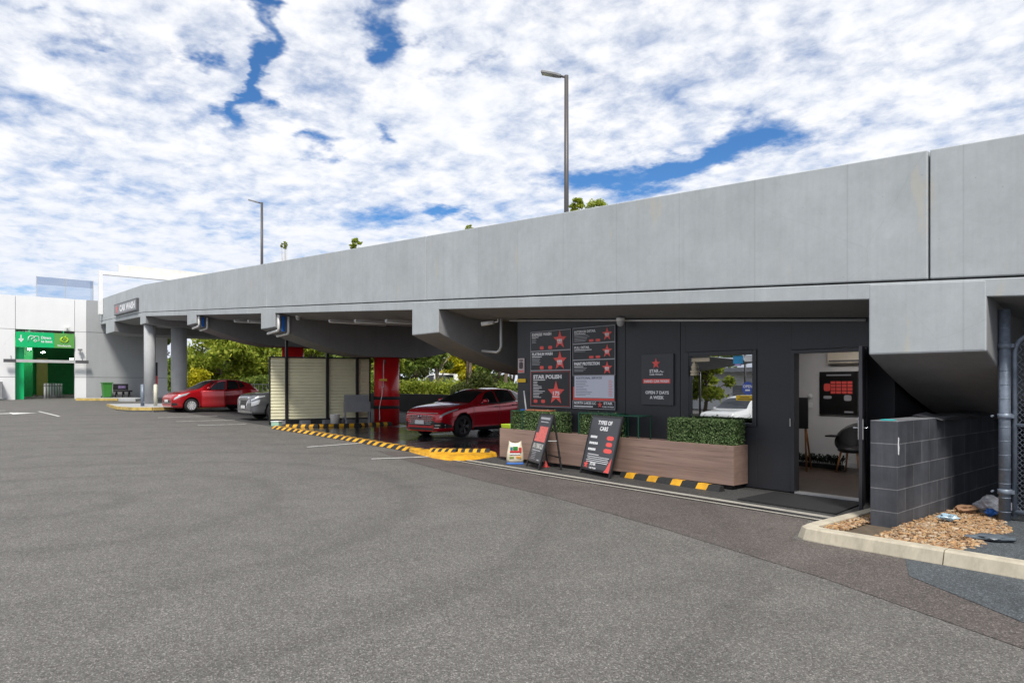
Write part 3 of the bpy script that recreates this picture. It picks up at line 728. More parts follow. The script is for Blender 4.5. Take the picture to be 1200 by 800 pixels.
g_ = MB(); blob(g_, -6.06, 13.145, 1.35, .16, .06); blob(g_, -5.68, 13.145, 1.34, .14, .11); g_.box(-6.08, -5.62, 13.144, 13.149, 1.76, 1.785); g_.box(-5.74, -5.58, 13.144, 13.149, 1.06, 1.09); g_.build('print', TXTG, ms)
th = empty('wall_switch', 'small white thermostat and switch plate on the office wall left of the menu board', 'switch', (-6.42, 13.17, 1.2))
MB().lathe([(.001, -.03), (.045, -.03), (.05, -.003)], (-6.42, 13.197, 1.36), 18, axis='y').build('thermostat', WHITE, th)
MB().box(-6.47, -6.37, 13.18, 13.197, 1.14, 1.24).build('switch_plate', WHITE, th, bev=.005)
ch = empty('tub_chair', 'black tub chair with timber legs inside the office', 'chair', (-5.35, 12.3, .03))
sh = MB(); nA, nH = 22, 8; vs = []; fs = []; CX, CY = -5.30, 12.45
for j in range(nH+1):
    for i in range(nA+1):
        a = R(-125)+R(250)*(i/nA); back = math.cos(a*.72)**1.2; f = j/nH
        r = .215+.055*math.sin(f*1.6); hgt = .44 + (.10+.36*back)*f
        vs.append((CX+r*math.sin(a)*1.08, CY+r*math.cos(a)+.05*f*back, hgt))
for j in range(nH):
    for i in range(nA): fs.append((j*(nA+1)+i, j*(nA+1)+i+1, (j+1)*(nA+1)+i+1, (j+1)*(nA+1)+i))
sh.add(vs, fs, 0, True); o = sh.build('back_shell', TRIM, ch); sd = o.modifiers.new('thick', 'SOLIDIFY'); sd.thickness = .03
MB().lathe([(.001, .49), (.20, .49), (.235, .465), (.24, .42), (.19, .39), (.001, .39)], (CX, CY, 0), 24).build('seat', TRIM, ch)
MB().box(CX-.40, CX-.22, CY-.2, CY+.02, .655, .685).build('armrest', TRIM, ch, bev=.01)
for sx in (-1, 1):
    for sy in (-1, 1): MB().tube([(CX+sx*.14, CY+sy*.13, .40), (CX+sx*.20, CY+sy*.19, .03)], [.02, .013], 10).build('leg', WOODL, ch)
ea = empty('easel', 'timber easel carrying a black board just inside the office door', 'easel', (-6.35, 12.0, .03))
MB().box(-6.36, -5.87, 11.96, 11.99, .80, 1.36).build('board', BLK, ea)
for dx, dy in ((-.16, -.06), (.14, -.06), (0, .35)): MB().tube([(-6.0+dx*.3, 12.02, 1.34), (-6.0+dx*.8, 12.02+dy, .03)], .017, 8).build('leg', WOODL, ea)

def leaf_cloud(m, pts, size, squash=1.0, rs=None, mi=0):
    rs = rs or np.random.default_rng(1)
    n = len(pts); d = rs.normal(size=(n, 3)); d /= np.linalg.norm(d, axis=1)[:, None]
    e = rs.normal(size=(n, 3)); e -= (e*d).sum(1)[:, None]*d; e /= np.linalg.norm(e, axis=1)[:, None]
    s = size*rs.uniform(.6, 1.3, n); P = np.asarray(pts)
    a = P + d*s[:, None]; b = P + e*(s*.5)[:, None]; c = P - d*s[:, None]; f = P - e*(s*.5)[:, None]
    V = np.stack([a, b, c, f], 1).reshape(-1, 3); base = len(m.v)
    m.v += [tuple(v) for v in V]; m.f += [(base+4*i, base+4*i+1, base+4*i+2, base+4*i+3) for i in range(n)]
    m.m += [mi]*n; m.sm += [False]*n
    return m
pl = MB(); rs = np.random.default_rng(5)
for i in range(40):
    x = -6.9+i*.033; a = rs.uniform(0, 6.28)
    for k in range(9):
        a += .9; L = rs.uniform(.12, .27)
        p0 = Vector((x, 12.75, .1)); p1 = p0+Vector((math.cos(a)*L*.5, math.sin(a)*L*.5, L*.7)); p2 = p0+Vector((math.cos(a)*L, math.sin(a)*L, L*.65))
        w_ = Vector((-math.sin(a), math.cos(a), 0))*.016
        pl.add([p0, p1-w_, p2, p1+w_], [(0, 1, 2, 3)])
pt = empty('floor_plant', 'low row of dark spiky leaves on the office floor along the back wall', 'plant', (-6.3, 12.75, .03))
pl.build('leaves', LEAF_IN, pt); MB().box(-6.95, -5.6, 12.68, 12.82, .031, .11).build('trough', BLK, pt)

# door mat
tag(MB().pxy([(-5.15, 8.48), (-3.78, 8.42), (-3.88, 9.42), (-5.15, 9.46)], .008, .022).build('door_mat', mat('mat_black', (.010, .010, .011), .85)), 'black rubber mat in front of the open office door', 'mat')

# ---- planter and hedges
pb = empty('planter_box', 'long timber planter box with plank faces along the office wall', 'planter', (-8.4, 9.38, 0))
PX0, PX1, PY0, PY1 = -11.16, -5.64, 9.17, 9.58
MB().box(PX0, PX1, PY0, PY0+.03, .075, .672).build('front_board', WOODP, pb, bev=.004)
MB().box(PX1-.03, PX1, PY0+.031, PY1, .075, .672).build('end_board', m_wood('planter_wood_end', (.10, .06, .048), (.32, .215, .175), (8, .6, 22)), pb, bev=.004)
MB().box(PX0, PX0+.03, PY0+.031, PY1, .075, .672).build('end_board', MATS['planter_wood_end'], pb, bev=.004)
MB().box(PX0+.031, PX1-.031, PY1-.03, PY1, .075, .66).build('back_board', WOODP, pb)
MB().box(PX0+.031, PX1-.031, PY0+.031, PY1-.031, .50, .63).build('soil', SOIL, pb)
MB().box(PX0+.06, PX1-.06, PY0+.07, PY1-.03, .012, .074).build('plinth', BLK, pb)
def hedge(x0, x1, z0, z1, label, n, y0=9.20, y1=9.52, frame=True, fx=None):
    t = empty('boxed_hedge', label, 'hedge', ((x0+x1)/2, (y0+y1)/2, z0), 'artificial hedges in the planter')
    rs = np.random.default_rng(int(abs(x0)*100)); P = []
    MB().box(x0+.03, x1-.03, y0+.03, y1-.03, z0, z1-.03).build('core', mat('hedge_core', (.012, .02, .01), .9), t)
    fr = rs.uniform(size=(n, 3)); side = rs.integers(0, 10, n)
    X = x0+fr[:, 0]*(x1-x0); Y = y0+fr[:, 1]*(y1-y0); Z = z0+fr[:, 2]*(z1-z0); dep = np.abs(rs.normal(0, .018, n))-.008-.05*(rs.uniform(size=n) > .985)*rs.uniform(size=n)
    Y = np.where(side < 5, y0+dep, Y); Z = np.where((side >= 5) & (side < 8), z1-dep, Z)
    X = np.where(side == 8, x1-dep, X); X = np.where(side == 9, x0+dep, X)
    leaf_cloud(MB(), np.stack([X, Y, Z], 1), .017, rs=rs).build('leaves', LEAF_H, t)
    if frame:
        fx = fx or (x0, x1); m = MB(); w_ = .018
        for xx in fx:
            for yy in (y0-.012, y1): m.bar((xx, yy, z0), (xx, yy, z1+.012), w_)
        for yy in (y0-.012, y1): m.bar((fx[0], yy, z1+.012), (fx[1], yy, z1+.012), w_)
        for xx in fx: m.bar((xx, y0, z1+.012), (xx, y1, z1+.012), w_)
        m.build('frame', FRAMEG, t)
    return t
hedge(-10.80, -9.38, .635, 1.045, 'boxed hedge at the far end of the planter beside the squeegee', 7500, fx=(-10.80, -10.45))
hedge(-8.86, -8.02, .635, 1.055, 'middle boxed hedge behind the two pavement signs', 4500)
hedge(-6.86, -5.66, .635, 1.045, 'boxed hedge under the window with dense clipped leaves', 9000, frame=False)
ef = empty('bare_hedge_frame', 'empty green metal hedge frame behind the types of cars sign', 'frame', (-7.7, 9.36, .635))  # empty metal frame of a boxed hedge, open between its bars
m = MB()
for xx in (-7.96, -7.46):
    for yy in (9.19, 9.52): m.bar((xx, yy, .635), (xx, yy, 1.05), .015)
    m.bar((xx, 9.19, 1.05), (xx, 9.52, 1.05), .015)
for yy in (9.19, 9.52):
    m.bar((-7.96, yy, 1.05), (-7.46, yy, 1.05), .015)
m.build('bars', FRAMEG, ef)
tag(MB().box(-10.45, -9.75, 9.26, 9.46, 1.06, 1.085).build('timber_offcut', TERRA, bev=.004), 'orange brown board lying on top of the far boxed hedge', 'board')
tr = empty('plastic_tray', 'lime green plastic tray on the left end of the planter', 'tray', (-10.98, 9.36, .672))
MB().pyz([(9.2, .674), (9.54, .674), (9.56, .76), (9.18, .76)], -11.14, -10.84).build('tray_body', LIME, tr, bev=.012)
sq = empty('squeegee', 'squeegee with white handle and blue head leaning at the far hedge', 'squeegee', (-10.65, 9.4, .9))
MB().tube([(-10.62, 9.44, 1.06), (-10.80, 9.54, 1.46)], .016, 8).build('handle', PLASTIC, sq)
MB().bar((-10.72, 9.38, 1.055), (-10.50, 9.48, 1.055), .04, .05).build('head', BLUE, sq)

# ---- soil bag, cone, A-frame signs
bag = empty('potting_mix_bag', 'upright pale printed bag with green and red patches in front of the planter', 'bag', (-10.38, 8.93, 0))
bu = Vector((.654, .756, 0)).normalized(); bn = Vector((bu.y, -bu.x, 0)); bc = Vector((-10.38, 8.93, 0))
m = MB(); vs = []; fs = []; nn = 20; rows = [(.02, .165, .09), (.1, .175, .105), (.22, .165, .095), (.33, .145, .07), (.40, .13, .035), (.45, .125, .010)]
for z, a, b in rows:
    for k in range(nn):
        t_ = 2*math.pi*k/nn; ca, sa = math.cos(t_), math.sin(t_)
        vs.append(bc + bu*a*math.copysign(abs(ca)**.6, ca) + bn*b*math.copysign(abs(sa)**.6, sa) + EZ*(z + (.028*math.cos(2*t_) if z > .42 else .01*math.cos(5*t_))))
for j in range(len(rows)-1):
    for k in range(nn): fs.append((j*nn+k, j*nn+(k+1) % nn, (j+1)*nn+(k+1) % nn, (j+1)*nn+k))
fs.append(tuple(range(nn))); m.add(vs, fs, 0, True); m.build('sack', mat('sack', (.62, .55, .42), .35, var=.2, vs=8), bag)
m = MB(); m.box(-.17, .17, -.10, .105, .0, .035, 0, Matrix.Translation(bc) @ Matrix((bu, bn, EZ)).transposed().to_4x4()); m.build('base_band', BLUE, bag, bev=.01)
MBg = Matrix.Translation(bc) @ Matrix((bu, bn, EZ)).transposed().to_4x4()
def patch(nm, mm, a, b, z0, z1, d0=.108):
    a *= .8; b *= .8
    m = MB(); m.box(a, b, d0-.02, d0, z0, z1, 0, MBg); m.build(nm, mm, bag, bev=.006)
patch('print_panel', mat('print_red', (.5, .03, .03), .4), -.13, .14, .235, .275); patch('print_panel', mat('print_leaf', (.03, .22, .04), .4), -.05, .07, .285, .36, .095)
patch('print_panel', mat('print_orange', (.62, .3, .05), .4), .03, .15, .12, .17, .112); patch('print_panel', mat('print_olive', (.2, .25, .05), .4), -.14, -.03, .12, .16, .112)
patch('print_panel', MATS['print_red'], .09, .16, .25, .34, .10)
patch('print_panel', TXT, -.14, .13, .20, .225, .111)
patch('print_panel', mat('print_teal', (.03, .2, .3), .4), -.12, -.06, .285, .35, .092)
co = empty('small_cone', 'tiny red cone on the pavement behind the narrow folding sign', 'cone', (-9.58, 9.02, 0))
MB().lathe([(.045, .018), (.01, .125), (.001, .127)], (-9.58, 9.02, 0), 18).build('cone_body', SRED, co)
MB().box(-9.63, -9.53, 8.97, 9.07, .009, .018).build('cone_base', SRED, co)

def board_frame(p0, p1, top, w):   # local axes of a leaning board
    u = (Vector(p1)-Vector(p0)).normalized(); mid = (Vector(p0)+Vector(p1))/2; v = (Vector(top)-mid); H = v.length; v.normalize()
    return mid, u, v, H
a1 = empty('pavement_sign', 'narrow folding pavement sign with red panel, standing open beside the planter', 'sign', (-9.5, 8.85, 0), 'pavement signs by the planter')
p0, p1 = (-9.94, 8.84, .01), (-9.32, 8.60, .01); top = Vector((-9.52, 9.02, 1.03))
mid, u, v, H = board_frame(p0, p1, top, .66); nrm = u.cross(v)
m = MB()
for s in (-1, 1): m.bar(mid+u*.32*s, mid+u*.32*s+v*H, .03, .03, up=nrm)
m.bar(mid-u*.33+v*(H-.015), mid+u*.33+v*(H-.015), .03, .03, up=nrm); m.bar(mid-u*.32+v*.12, mid+u*.32+v*.12, .025, .03, up=nrm)
m.build('front_frame', TRIM, a1)
MB().plate(mid+v*(H*.5+.055)+nrm*.002, .62, H-.16, u, v, .012).build('panel', SIGNG, a1)
lt = MB(); c0 = mid+nrm*.016
for w_, hh, zz in ((.46, .045, .91), (.38, .02, .845)): lt.plate(c0+v*zz*H, w_, hh, u, v, .002)
lt.plate(c0+v*.32*H-u*.02, .40, .02, u, v, .002)
for q in range(5): lt.plate(c0+v*(.285-q*.03)*H-u*.1, .2, .008, u, v, .002)
lt.plate(c0+v*.155*H+u*.18, .1, .022, u, v, .002)
lt.build('fine_print', TXTG, a1)
MB().plate(c0+v*.70*H+u*.06, .40, .13, u, v, .003).plate(c0+v*.56*H-u*.0, .52, .17, u, v, .003).build('red_panel', mat('pale_red', (.72, .16, .14), .5, var=.3, vs=25), a1)
MB().plate(c0+v*.40*H, .50, .10, u, v, .002).build('photo_strip', mat('photo_mix', (.35, .34, .32), .5, var=.8, vs=14), a1)
q0, q1 = Vector((-9.66, 9.14, .01)), Vector((-9.06, 8.93, .01)); m = MB()
for q, s in ((q0, -1), (q1, 1)): m.bar(q, mid+u*.30*s+v*(H-.02), .028, .028, up=nrm)
bu2 = (q1-q0).normalized(); m.bar(q0+EZ*.12+ (top-(q0+q1)/2)*.1, q1+EZ*.12+(top-(q0+q1)/2)*.1, .022)
m.build('rear_frame', TRIM, a1)
m = MB()
for s in (-1, 1): m.bar(mid+u*.31*s+v*.52*H, (q0 if s < 0 else q1)*.48+(mid+u*.30*s+v*H)*.52, .02, .012)
m.build('hinge_stay', LGREY, a1)

a2 = empty('pavement_sign', 'wide dark types of cars sign leaning back against the planter', 'sign', (-8.2, 8.95, 0), 'pavement signs by the planter')
p0, p1 = (-8.56, 8.93, .01), (-7.70, 8.72, .01); top = Vector((-8.21, 9.36-.06, 1.06))
top = (Vector(p0)+Vector(p1))/2 + Vector((.06, .27, 1.03))
mid, u, v, H = board_frame(p0, p1, top, .9); nrm = u.cross(v).normalized(); v = nrm.cross(u).normalized()
m = MB(); W2 = .45
for s in (-1, 1): m.bar(mid+u*W2*s, mid+u*W2*s+v*H, .035, .035, up=nrm)
for hh in (H-.02, .09): m.bar(mid-u*W2+v*hh, mid+u*W2+v*hh, .035, .035, up=nrm)
m.build('frame', TRIM, a2)
MB().plate(mid+v*(H*.5+.045)+nrm*.002, .86, H-.13, u, v, .014).build('panel', SIGNG, a2)
c0 = mid+nrm*.018; lt = MB(); st = MB()
for tx_, zz in (('TYPES OF', .845), ('CARS', .745)): MB().text(tx_, .10, c0+v*zz*H, u, v, 'CENTER', .03).build('lettering', TXT, a2)
for zz, w_, rw in ((.63, .21, .20), (.525, .27, .18), (.42, .24, .24)):
    m = MB()
    for q in range(5): m.plate(c0+v*zz*H-u*(.36-w_*(q+.5)/5), w_/5*.8, .042, u, v, .002)
    m.build('size_word', TXT, a2)
    m = MB()
    for q in range(2): m.plate(c0+v*zz*H+u*.25, rw*(1 if q == 0 else .7), .05 if q == 0 else .075, u, v, .002 if q == 0 else .0015)
    m.build('price_badge', SRED, a2)
lt.plate(c0+v*.335*H-u*.16, .34, .012, u, v, .002)
for q in range(4): lt.plate(c0+v*(.30-q*.03)*H+u*0, .68-.05*(q % 2), .010, u, v, .002)
MB().star(c0+v*.155*H-u*.32, .075, u, v, .003).build('star_emblem', SRED, a2)
MB().text('STAR', .075, c0+v*.155*H-u*.20, u, v, bold=.03).build('lettering', TXT, a2); MB().text('CAR WASH', .04, c0+v*.10*H-u*.2, u, v, bold=.03).build('lettering', TXT, a2)
st.add([c0+v*.075*H+u*.25, c0+v*.075*H+u*.41, c0+v*.32*H+u*.415, c0+v*.12*H+u*.3], [(0, 1, 2, 3)])
lt.build('fine_print', TXT, a2); st.build('red_corner', SRED, a2)

# ---- rubber wheel stop under the planter
def stop_piece(name, L, W, Hh, n, label, cat, group=None, slant=.06):
    """striped rubber block along local x, centred; alternating yellow and black slanted bands"""
    m = MB(); prof = [(-W/2, 0), (-W/2+W*.3, Hh), (W/2-W*.3, Hh), (W/2, 0)]
    edges = [-L/2 + L*i/n for i in range(n+1)]
    if name == 'wheel_stop':
        edges = [-L/2]; 
        for k_ in range(4): edges += [-L/2+.15+k_*.5, -L/2+.15+k_*.5+.2]
        edges.append(L/2); n = 9
    for i in range(n):
        a, b = edges[i], edges[i+1]
        for j in range(3):
            (ya, za), (yb, zb) = prof[j], prof[j+1]
            f = lambda e, yy: max(-L/2, min(L/2, e + (slant*(yy/W) if -L/2 < e < L/2 else 0)))
            m.add([(f(a, ya), ya, za), (f(b, ya), ya, za), (f(b, yb), yb, zb), (f(a, yb), yb, zb)], [(0, 1, 2, 3)], (i % 2) if name != 'wheel_stop' else 1-i % 2)
    for e in (-L/2, L/2): m.add([(e, y_, z_) for y_, z_ in prof], [(0, 1, 2, 3)], 1)
    m.add([(-L/2, -W/2, 0), (L/2, -W/2, 0), (L/2, W/2, 0), (-L/2, W/2, 0)], [(0, 1, 2, 3)], 1)
    ov = Vector((0, 0, 0)); 
    me = bpy.data.meshes.new(name); me.from_pydata(m.v, [], m.f); me.materials.append(YEL); me.materials.append(RUB)
    me.polygons.foreach_set('material_index', m.m)
    bm = bmesh.new(); bm.from_mesh(me); bmesh.ops.remove_doubles(bm, verts=bm.verts, dist=.0005); bmesh.ops.recalc_face_normals(bm, faces=bm.faces); bm.to_mesh(me); bm.free()
    o = bpy.data.objects.new(name, me); COL.objects.link(o); return tag(o, label, cat, group)
ws = stop_piece('wheel_stop', 2.05, .15, .085, 9, 'black rubber wheel stop with yellow patches on the ground under the planter front', 'wheel stop')
ws.location = (-6.72, 9.03, .008); ws.rotation_euler.z = math.atan2(-.15, 2.05)
# striped kerbs round the wash bay
kp = stop_piece('rubber_kerb', 1.74, .34, .085, 8, 'x', 'rubber kerb', 'striped rubber kerbs round the wash bay', .16)
front = [(-22.35, 8.76), (-20.8, 8.83), (-19.2, 8.88), (-17.65, 8.90), (-16.1, 8.88), (-14.5, 8.80), (-12.95, 8.68)]
back = [(-22.75, 9.25), (-22.25, 10.2), (-21.95, 11.6), (-22.05, 12.9)]
pos = ['far end piece of the front striped kerb beside the pale green box', 'second piece of the front striped kerb counting from the pale green box', 'third piece of the front striped kerb counting from the pale green box',
       'middle piece of the front striped kerb before the wet bay', 'front striped kerb piece before the parked crimson car', 'front striped kerb piece next to the yellow painted kerb nose']
posb = ['striped kerb piece along the screen foot nearest the front', 'striped kerb piece in front of the bucket and wash trough', 'striped kerb piece at the foot of the red column']
def lay(line, labs, first):
    for i, (a, b) in enumerate(zip(line[:-1], line[1:])):
        o = kp if first and i == 0 else kp.copy()
        if o is not kp: COL.objects.link(o)
        a, b = Vector(a), Vector(b); mid = (a+b)/2; L = (b-a).length
        o.location = (mid.x, mid.y, gz(mid.x, mid.y)+.011); o.scale.x = (L-.01)/1.74
        o.rotation_euler = (0, math.asin((gz(a.x, a.y)-gz(b.x, b.y))/L), math.atan2(b.y-a.y, b.x-a.x)); o['label'] = labs[i]
lay(front, pos, True); lay(back, posb, False)
nose = MB()
outer = [(-13.9, 8.62), (-13.0, 8.40), (-12.3, 8.26), (-11.7, 8.24), (-11.42, 8.42), (-11.5, 8.9), (-11.7, 9.55)]
ridge = [(-13.85, 8.645), (-12.95, 8.56), (-12.5, 8.62), (-12.2, 8.78), (-12.0, 8.95), (-11.85, 9.2), (-11.8, 9.56)]
rear = [(-13.8, 8.67), (-12.95, 8.72), (-12.6, 8.95), (-12.4, 9.14), (-12.28, 9.28), (-12.14, 9.46), (-12.04, 9.66)]
n = len(outer); vs = [(x, y, .006) for x, y in outer] + [(x*.72+a*.28, y*.72+b*.28, .085) for (x, y), (a, b) in zip(outer, ridge)] + [(x, y, .10) for x, y in ridge] + [(x, y, .10) for x, y in rear] + [(x, y, .006) for x, y in rear]
fs = [(j*n+i, j*n+i+1, (j+1)*n+i+1, (j+1)*n+i) for j in range(4) for i in range(n-1)] + [(0, n, 2*n, 3*n, 4*n), (n-1, 5*n-1, 4*n-1, 3*n-1, 2*n-1)]
nose.add(vs, fs); nose = nose.build('kerb_nose', YEL, bev=.02); tag(nose, 'yellow painted concrete nose curving round the front corner of the wash bay', 'kerb')
for (a, b, lab) in (((-12.95, 8.70), (-12.42, 9.04), 'short striped kerb piece on the back of the yellow kerb nose'), ((-12.41, 9.05), (-11.96, 9.58), 'short striped kerb piece turning from the yellow nose to the planter')):
    o = kp.copy(); COL.objects.link(o); a, b = Vector(a), Vector(b); o.scale = ((b-a).length/1.74, 1.15, .9); o.location = ((a.x+b.x)/2+.06, (a.y+b.y)/2-.09, .086); o.rotation_euler = (0, 0, math.atan2(b.y-a.y, b.x-a.x)); o['label'] = lab

# ------------------------------------------------------------------ block wall, fence, litter
bw = MB().box(-3.115, -2.84, 7.76, 12.2, 0, 1.21).build('block_wall', BLOCK, bev=.006); tag(bw, 'low black painted block wall at the right of the office door', 'wall')
rm = MB(); nn = 14
vs = []; fs = []
for i in range(nn+1):
    for j in range(5):
        x = -3.10+.28*j/4+.04*(j > 3); yv = 8.9+1.9*i/nn; zz = 1.222+.012*math.sin(i*1.1)+(.035*math.exp(-(i-2)**2/3.)*math.sin(j*1.4+.5)) - (.035 if j == 4 else 0)
        vs.append((x, yv, max(1.214, zz) if j < 4 else zz))
for i in range(nn):
    for j in range(4): fs.append((i*5+j, i*5+j+1, (i+1)*5+j+1, (i+1)*5+j))
rm.add(vs, fs, 0, True); o = rm.build('rubber_sheet', mat('sheet_grey', (.06, .06, .065), .5, var=.2)); o.modifiers.new('thick', 'SOLIDIFY').thickness = .008
tag(o, 'wavy dark rubber sheet lying along the top of the black block wall', 'sheet')
tag(MB().box(-3.02, -2.90, 7.78, 7.90, 1.2125, 1.222).build('teal_tape', TEAL), 'scrap of teal tape on the front end of the block wall', 'tape')
tag(MB().pyz([(7.772, .86), (7.79, .85), (7.80, .93), (7.787, .97), (7.795, 1.03), (7.775, 1.04), (7.77, .95)], -2.8395, -2.836).build('paint_scrape', WHITE), 'small white paint scrape on the front corner of the block wall', 'paint mark')
fp = empty('fence_post', 'tall galvanised round fence post with clamps at the end of the gravel', 'post', (-2.22, 9.0, .07))
MB().cyl(-2.20, 9.0, .07, 2.42, .056, n=20).build('post_tube', STEEL, fp)
for z in (.42, 1.25, 2.02):
    m = MB().lathe([(.057, z-.03), (.069, z-.025), (.069, z+.025), (.057, z+.03)], (-2.20, 9.0, 0), 20); m.box(-2.2, -2.11, 8.985, 9.015, z-.02, z+.02); m.tube([(-2.30, 8.97, z), (-2.30, 8.92, z)], .012, 8)
    m.build('clamp', STEEL, fp)
for z in [.2+.155*i for i in range(14)]:
    MB().lathe([(.0565, z-.004), (.061, z), (.0565, z+.004)], (-2.20, 9.0, 0), 16).build('wire_tie', STEEL, fp)
ga = empty('mesh_gate', 'chain link gate with curved galvanised tube frame beside the fence post', 'gate', (-1.4, 9.05, .1))
fr = [(-2.12, 9.05, .14), (-2.12, 9.05, 1.95)] + [(-2.12+.2*(1-math.cos(a)), 9.05, 1.95+.2*math.sin(a)) for a in [R(q) for q in (20, 40, 60, 80, 90)]]
fr += [(-.9, 9.05, 2.15)] + [(-.7-.2+.2*math.sin(a)+0, 9.05, 1.95+.2*math.cos(a)) for a in [R(q) for q in (20, 45, 70, 90)]] + [(-.7, 9.05, .14)]
MB().tube(fr, .025, 12).tube([(-2.12, 9.05, .2), (-.7, 9.05, .2)], .028, 10).tube([(-2.12, 9.05, 1.15), (-.7, 9.05, 1.15)], .022, 10).build('gate_frame', STEEL, ga)
m = MB(); pt_ = .055
for i in range(int(1.3/pt_)+1):
    for s in (1, -1):
        x = -2.08+i*pt_; pts = []
        z = .22
        kx = 0
        while z < 2.1:
            xx = x + (pt_/2 if kx % 2 else -pt_/2)*s
            pts.append((min(-.71, max(-2.10, xx)), 9.05+.004*s, z)); z += pt_; kx += 1
        m.tube(pts, .004, 3, cap=False)
m.build('chain_mesh', STEEL, ga)
pl_ = empty('crushed_bottle', 'crumpled clear blue plastic bottle lying on the pebbles by the block wall', 'litter', (-2.55, 8.35, .13))
def crumple(c, r, m, sx=1, sy=1, sz=1, seed=0, rot=0):
    bm = bmesh.new(); bmesh.ops.create_icosphere(bm, subdivisions=3, radius=r); rs = random.Random(seed)
    from mathutils import noise as mn
    vs = [];
    Mr = Matrix.Rotation(rot, 3, 'Z')
    for v in bm.verts:
        q = v.co*(1+.55*(mn.noise(v.co/r*1.7+Vector((seed, 0, 0))))); vs.append(Mr @ Vector((q.x*sx, q.y*sy, q.z*sz)) + Vector(c))
    fs = [tuple(v.index for v in f.verts) for f in bm.faces]; bm.free(); return m.add(vs, fs)
crumple((-2.55, 8.35, .17), .055, MB(), 1.6, .8, .7, 2, .3).build('bottle_body', mat('pale_blue', (.35, .5, .6), .2), pl_)
t = crumple((-2.38, 9.35, .20), .13, MB(), 1.3, .9, .8, 5).build('plastic_bag', mat('clear_grey', (.42, .43, .47), .2, var=.3, vs=20)); tag(t, 'crumpled grey plastic bag on the pebbles behind the fence post', 'litter')
t = crumple((-2.36, 9.12, .155), .05, MB(), 1.1, .9, .8, 8).build('wrapper', BLUE); tag(t, 'blue plastic wrapper in front of the grey bag by the fence post', 'litter')
t = crumple((-2.0, 7.75, .135), .13, MB(), 1.4, .8, .22, 11, .4).build('scrap_sheet', mat('slate_scrap', (.10, .12, .14), .35, var=.2)); tag(t, 'flat dark grey plastic scrap on the pebbles near the kerb', 'litter')
t = crumple((-2.62, 9.2, .15), .09, MB(), 1.5, .9, .5, 14, 1).build('cardboard_scrap', mat('cardboard', (.28, .16, .09), .8)); tag(t, 'brown cardboard scrap against the foot of the block wall', 'litter')

# ------------------------------------------------------------------ screen, posts, wash trough
sc = empty('wash_screen', 'cream corrugated metal screen in a black frame standing in the wash bay', 'screen', (-23.4, 10.9, .13))
A, B = Vector((-23.95, 9.15, 0)), Vector((-22.95, 12.55, 0)); U = (B-A).normalized(); Wn = Vector((U.y, -U.x, 0)); LL = (B-A).length
zb_, zt_ = .33, 2.56
for s0, s1 in ((.03, .54), (.56, 1.98), (2.0, 3.06), (3.08, LL-.03)):
    m = MB(); rib = .112; nr = int((zt_-zb_-.06)/rib); vs = []; fs = []
    prof = []
    for i in range(nr):
        z = zb_+.03+i*rib; prof += [(z, .022), (z+rib*.70, .014), (z+rib*.76, -.012), (z+rib*.92, -.012)]
    prof.append((zt_-.03, .018))
    for z, dd in prof:
        for s in (s0, s1): q = A+U*s+Wn*dd; vs.append((q.x, q.y, z))
    for i in range(len(prof)-1): fs.append((2*i, 2*i+1, 2*i+3, 2*i+2))
    m.add(vs, fs).build('cladding_sheet', CREAM, sc).modifiers.new('thick', 'SOLIDIFY').thickness = .004
m = MB()
for s in (0, LL): m.bar(A+U*s+EZ*.17, A+U*s+EZ*(zt_+.02), .05, .05)
m.bar(A+EZ*zt_, B+EZ*zt_, .05, .05); m.bar(A+EZ*zb_, B+EZ*zb_, .05, .05); m.build('frame', BLK, sc)
for s in (.4, 1.2, 2.0, 2.8): 
    q = A+U*s; MB().box(q.x-.12, q.x+.12, q.y-.16, q.y+.16, gz(q.x, q.y)+.012, zb_-.026).build('foot_block', MGREY, sc)
for (s, lab) in ((.56, 'first black steel post from the left in front of the cream screen'), (1.98, 'middle black steel post in front of the cream screen'), (3.06, 'black steel post of the cream screen nearest the red column')):
    q = A+U*s+Wn*.075; t = empty('screen_post', lab, 'post', (q.x, q.y, gz(q.x, q.y)), 'steel posts of the wash screen')
    zt2 = zg(-22.7)-.70-.88*(1-(1-min(1, max(0, (q.y-YF)/(12-YF))))**1.55)+.3
    MB().bar((q.x, q.y, gz(q.x, q.y)), (q.x, q.y, zt2), .085, .085).build('post_tube', BLK, t)
    MB().box(q.x-.11, q.x+.11, q.y-.11, q.y+.11, gz(q.x, q.y)+.01, gz(q.x, q.y)+.025).build('base_plate', BLK, t)
tf = empty('wash_trough', 'grey steel wash trough with splash back on thin legs in front of the screen', 'trough', (-22.1, 11.55, .13))
ta, tb = Vector((-22.25, 11.15, 0)), Vector((-21.9, 11.98, 0)); tu = (tb-ta).normalized(); tn = Vector((tu.y, -tu.x, 0)); Mt = Matrix((tu, tn, EZ)).transposed().to_4x4(); Mt.translation = ta
m = MB(); m.box(0, .9, -.25, .22, .62, .66, 0, Mt).box(0, .9, .20, .22, .66, .98, 0, Mt).box(0, .02, -.25, .2, .66, .98, 0, Mt).box(.88, .9, -.25, .2, .66, .98, 0, Mt).box(.02, .88, -.25, -.23, .66, 1.22, 0, Mt)
m.build('basin', MGREY, tf)
for a in (.03, .85):
    for b in (-.22, .18): MB().box(a, a+.035, b, b+.035, .14, .619, 0, Mt).build('leg', MGREY, tf)
bk = empty('bucket', 'white plastic bucket at the foot of the screen beside the middle post', 'bucket', (-22.55, 10.95, .14))
MB().lathe([(.001, .14), (.145, .14), (.17, .52), (.175, .53), (.16, .53), (.135, .17), (.001, .17)], (-22.55, 10.95, 0), 24).build('pail', PLASTIC, bk)
bt = empty('spray_bottle', 'dark spray bottle on the ground right of the white bucket', 'bottle', (-22.35, 11.18, .13))
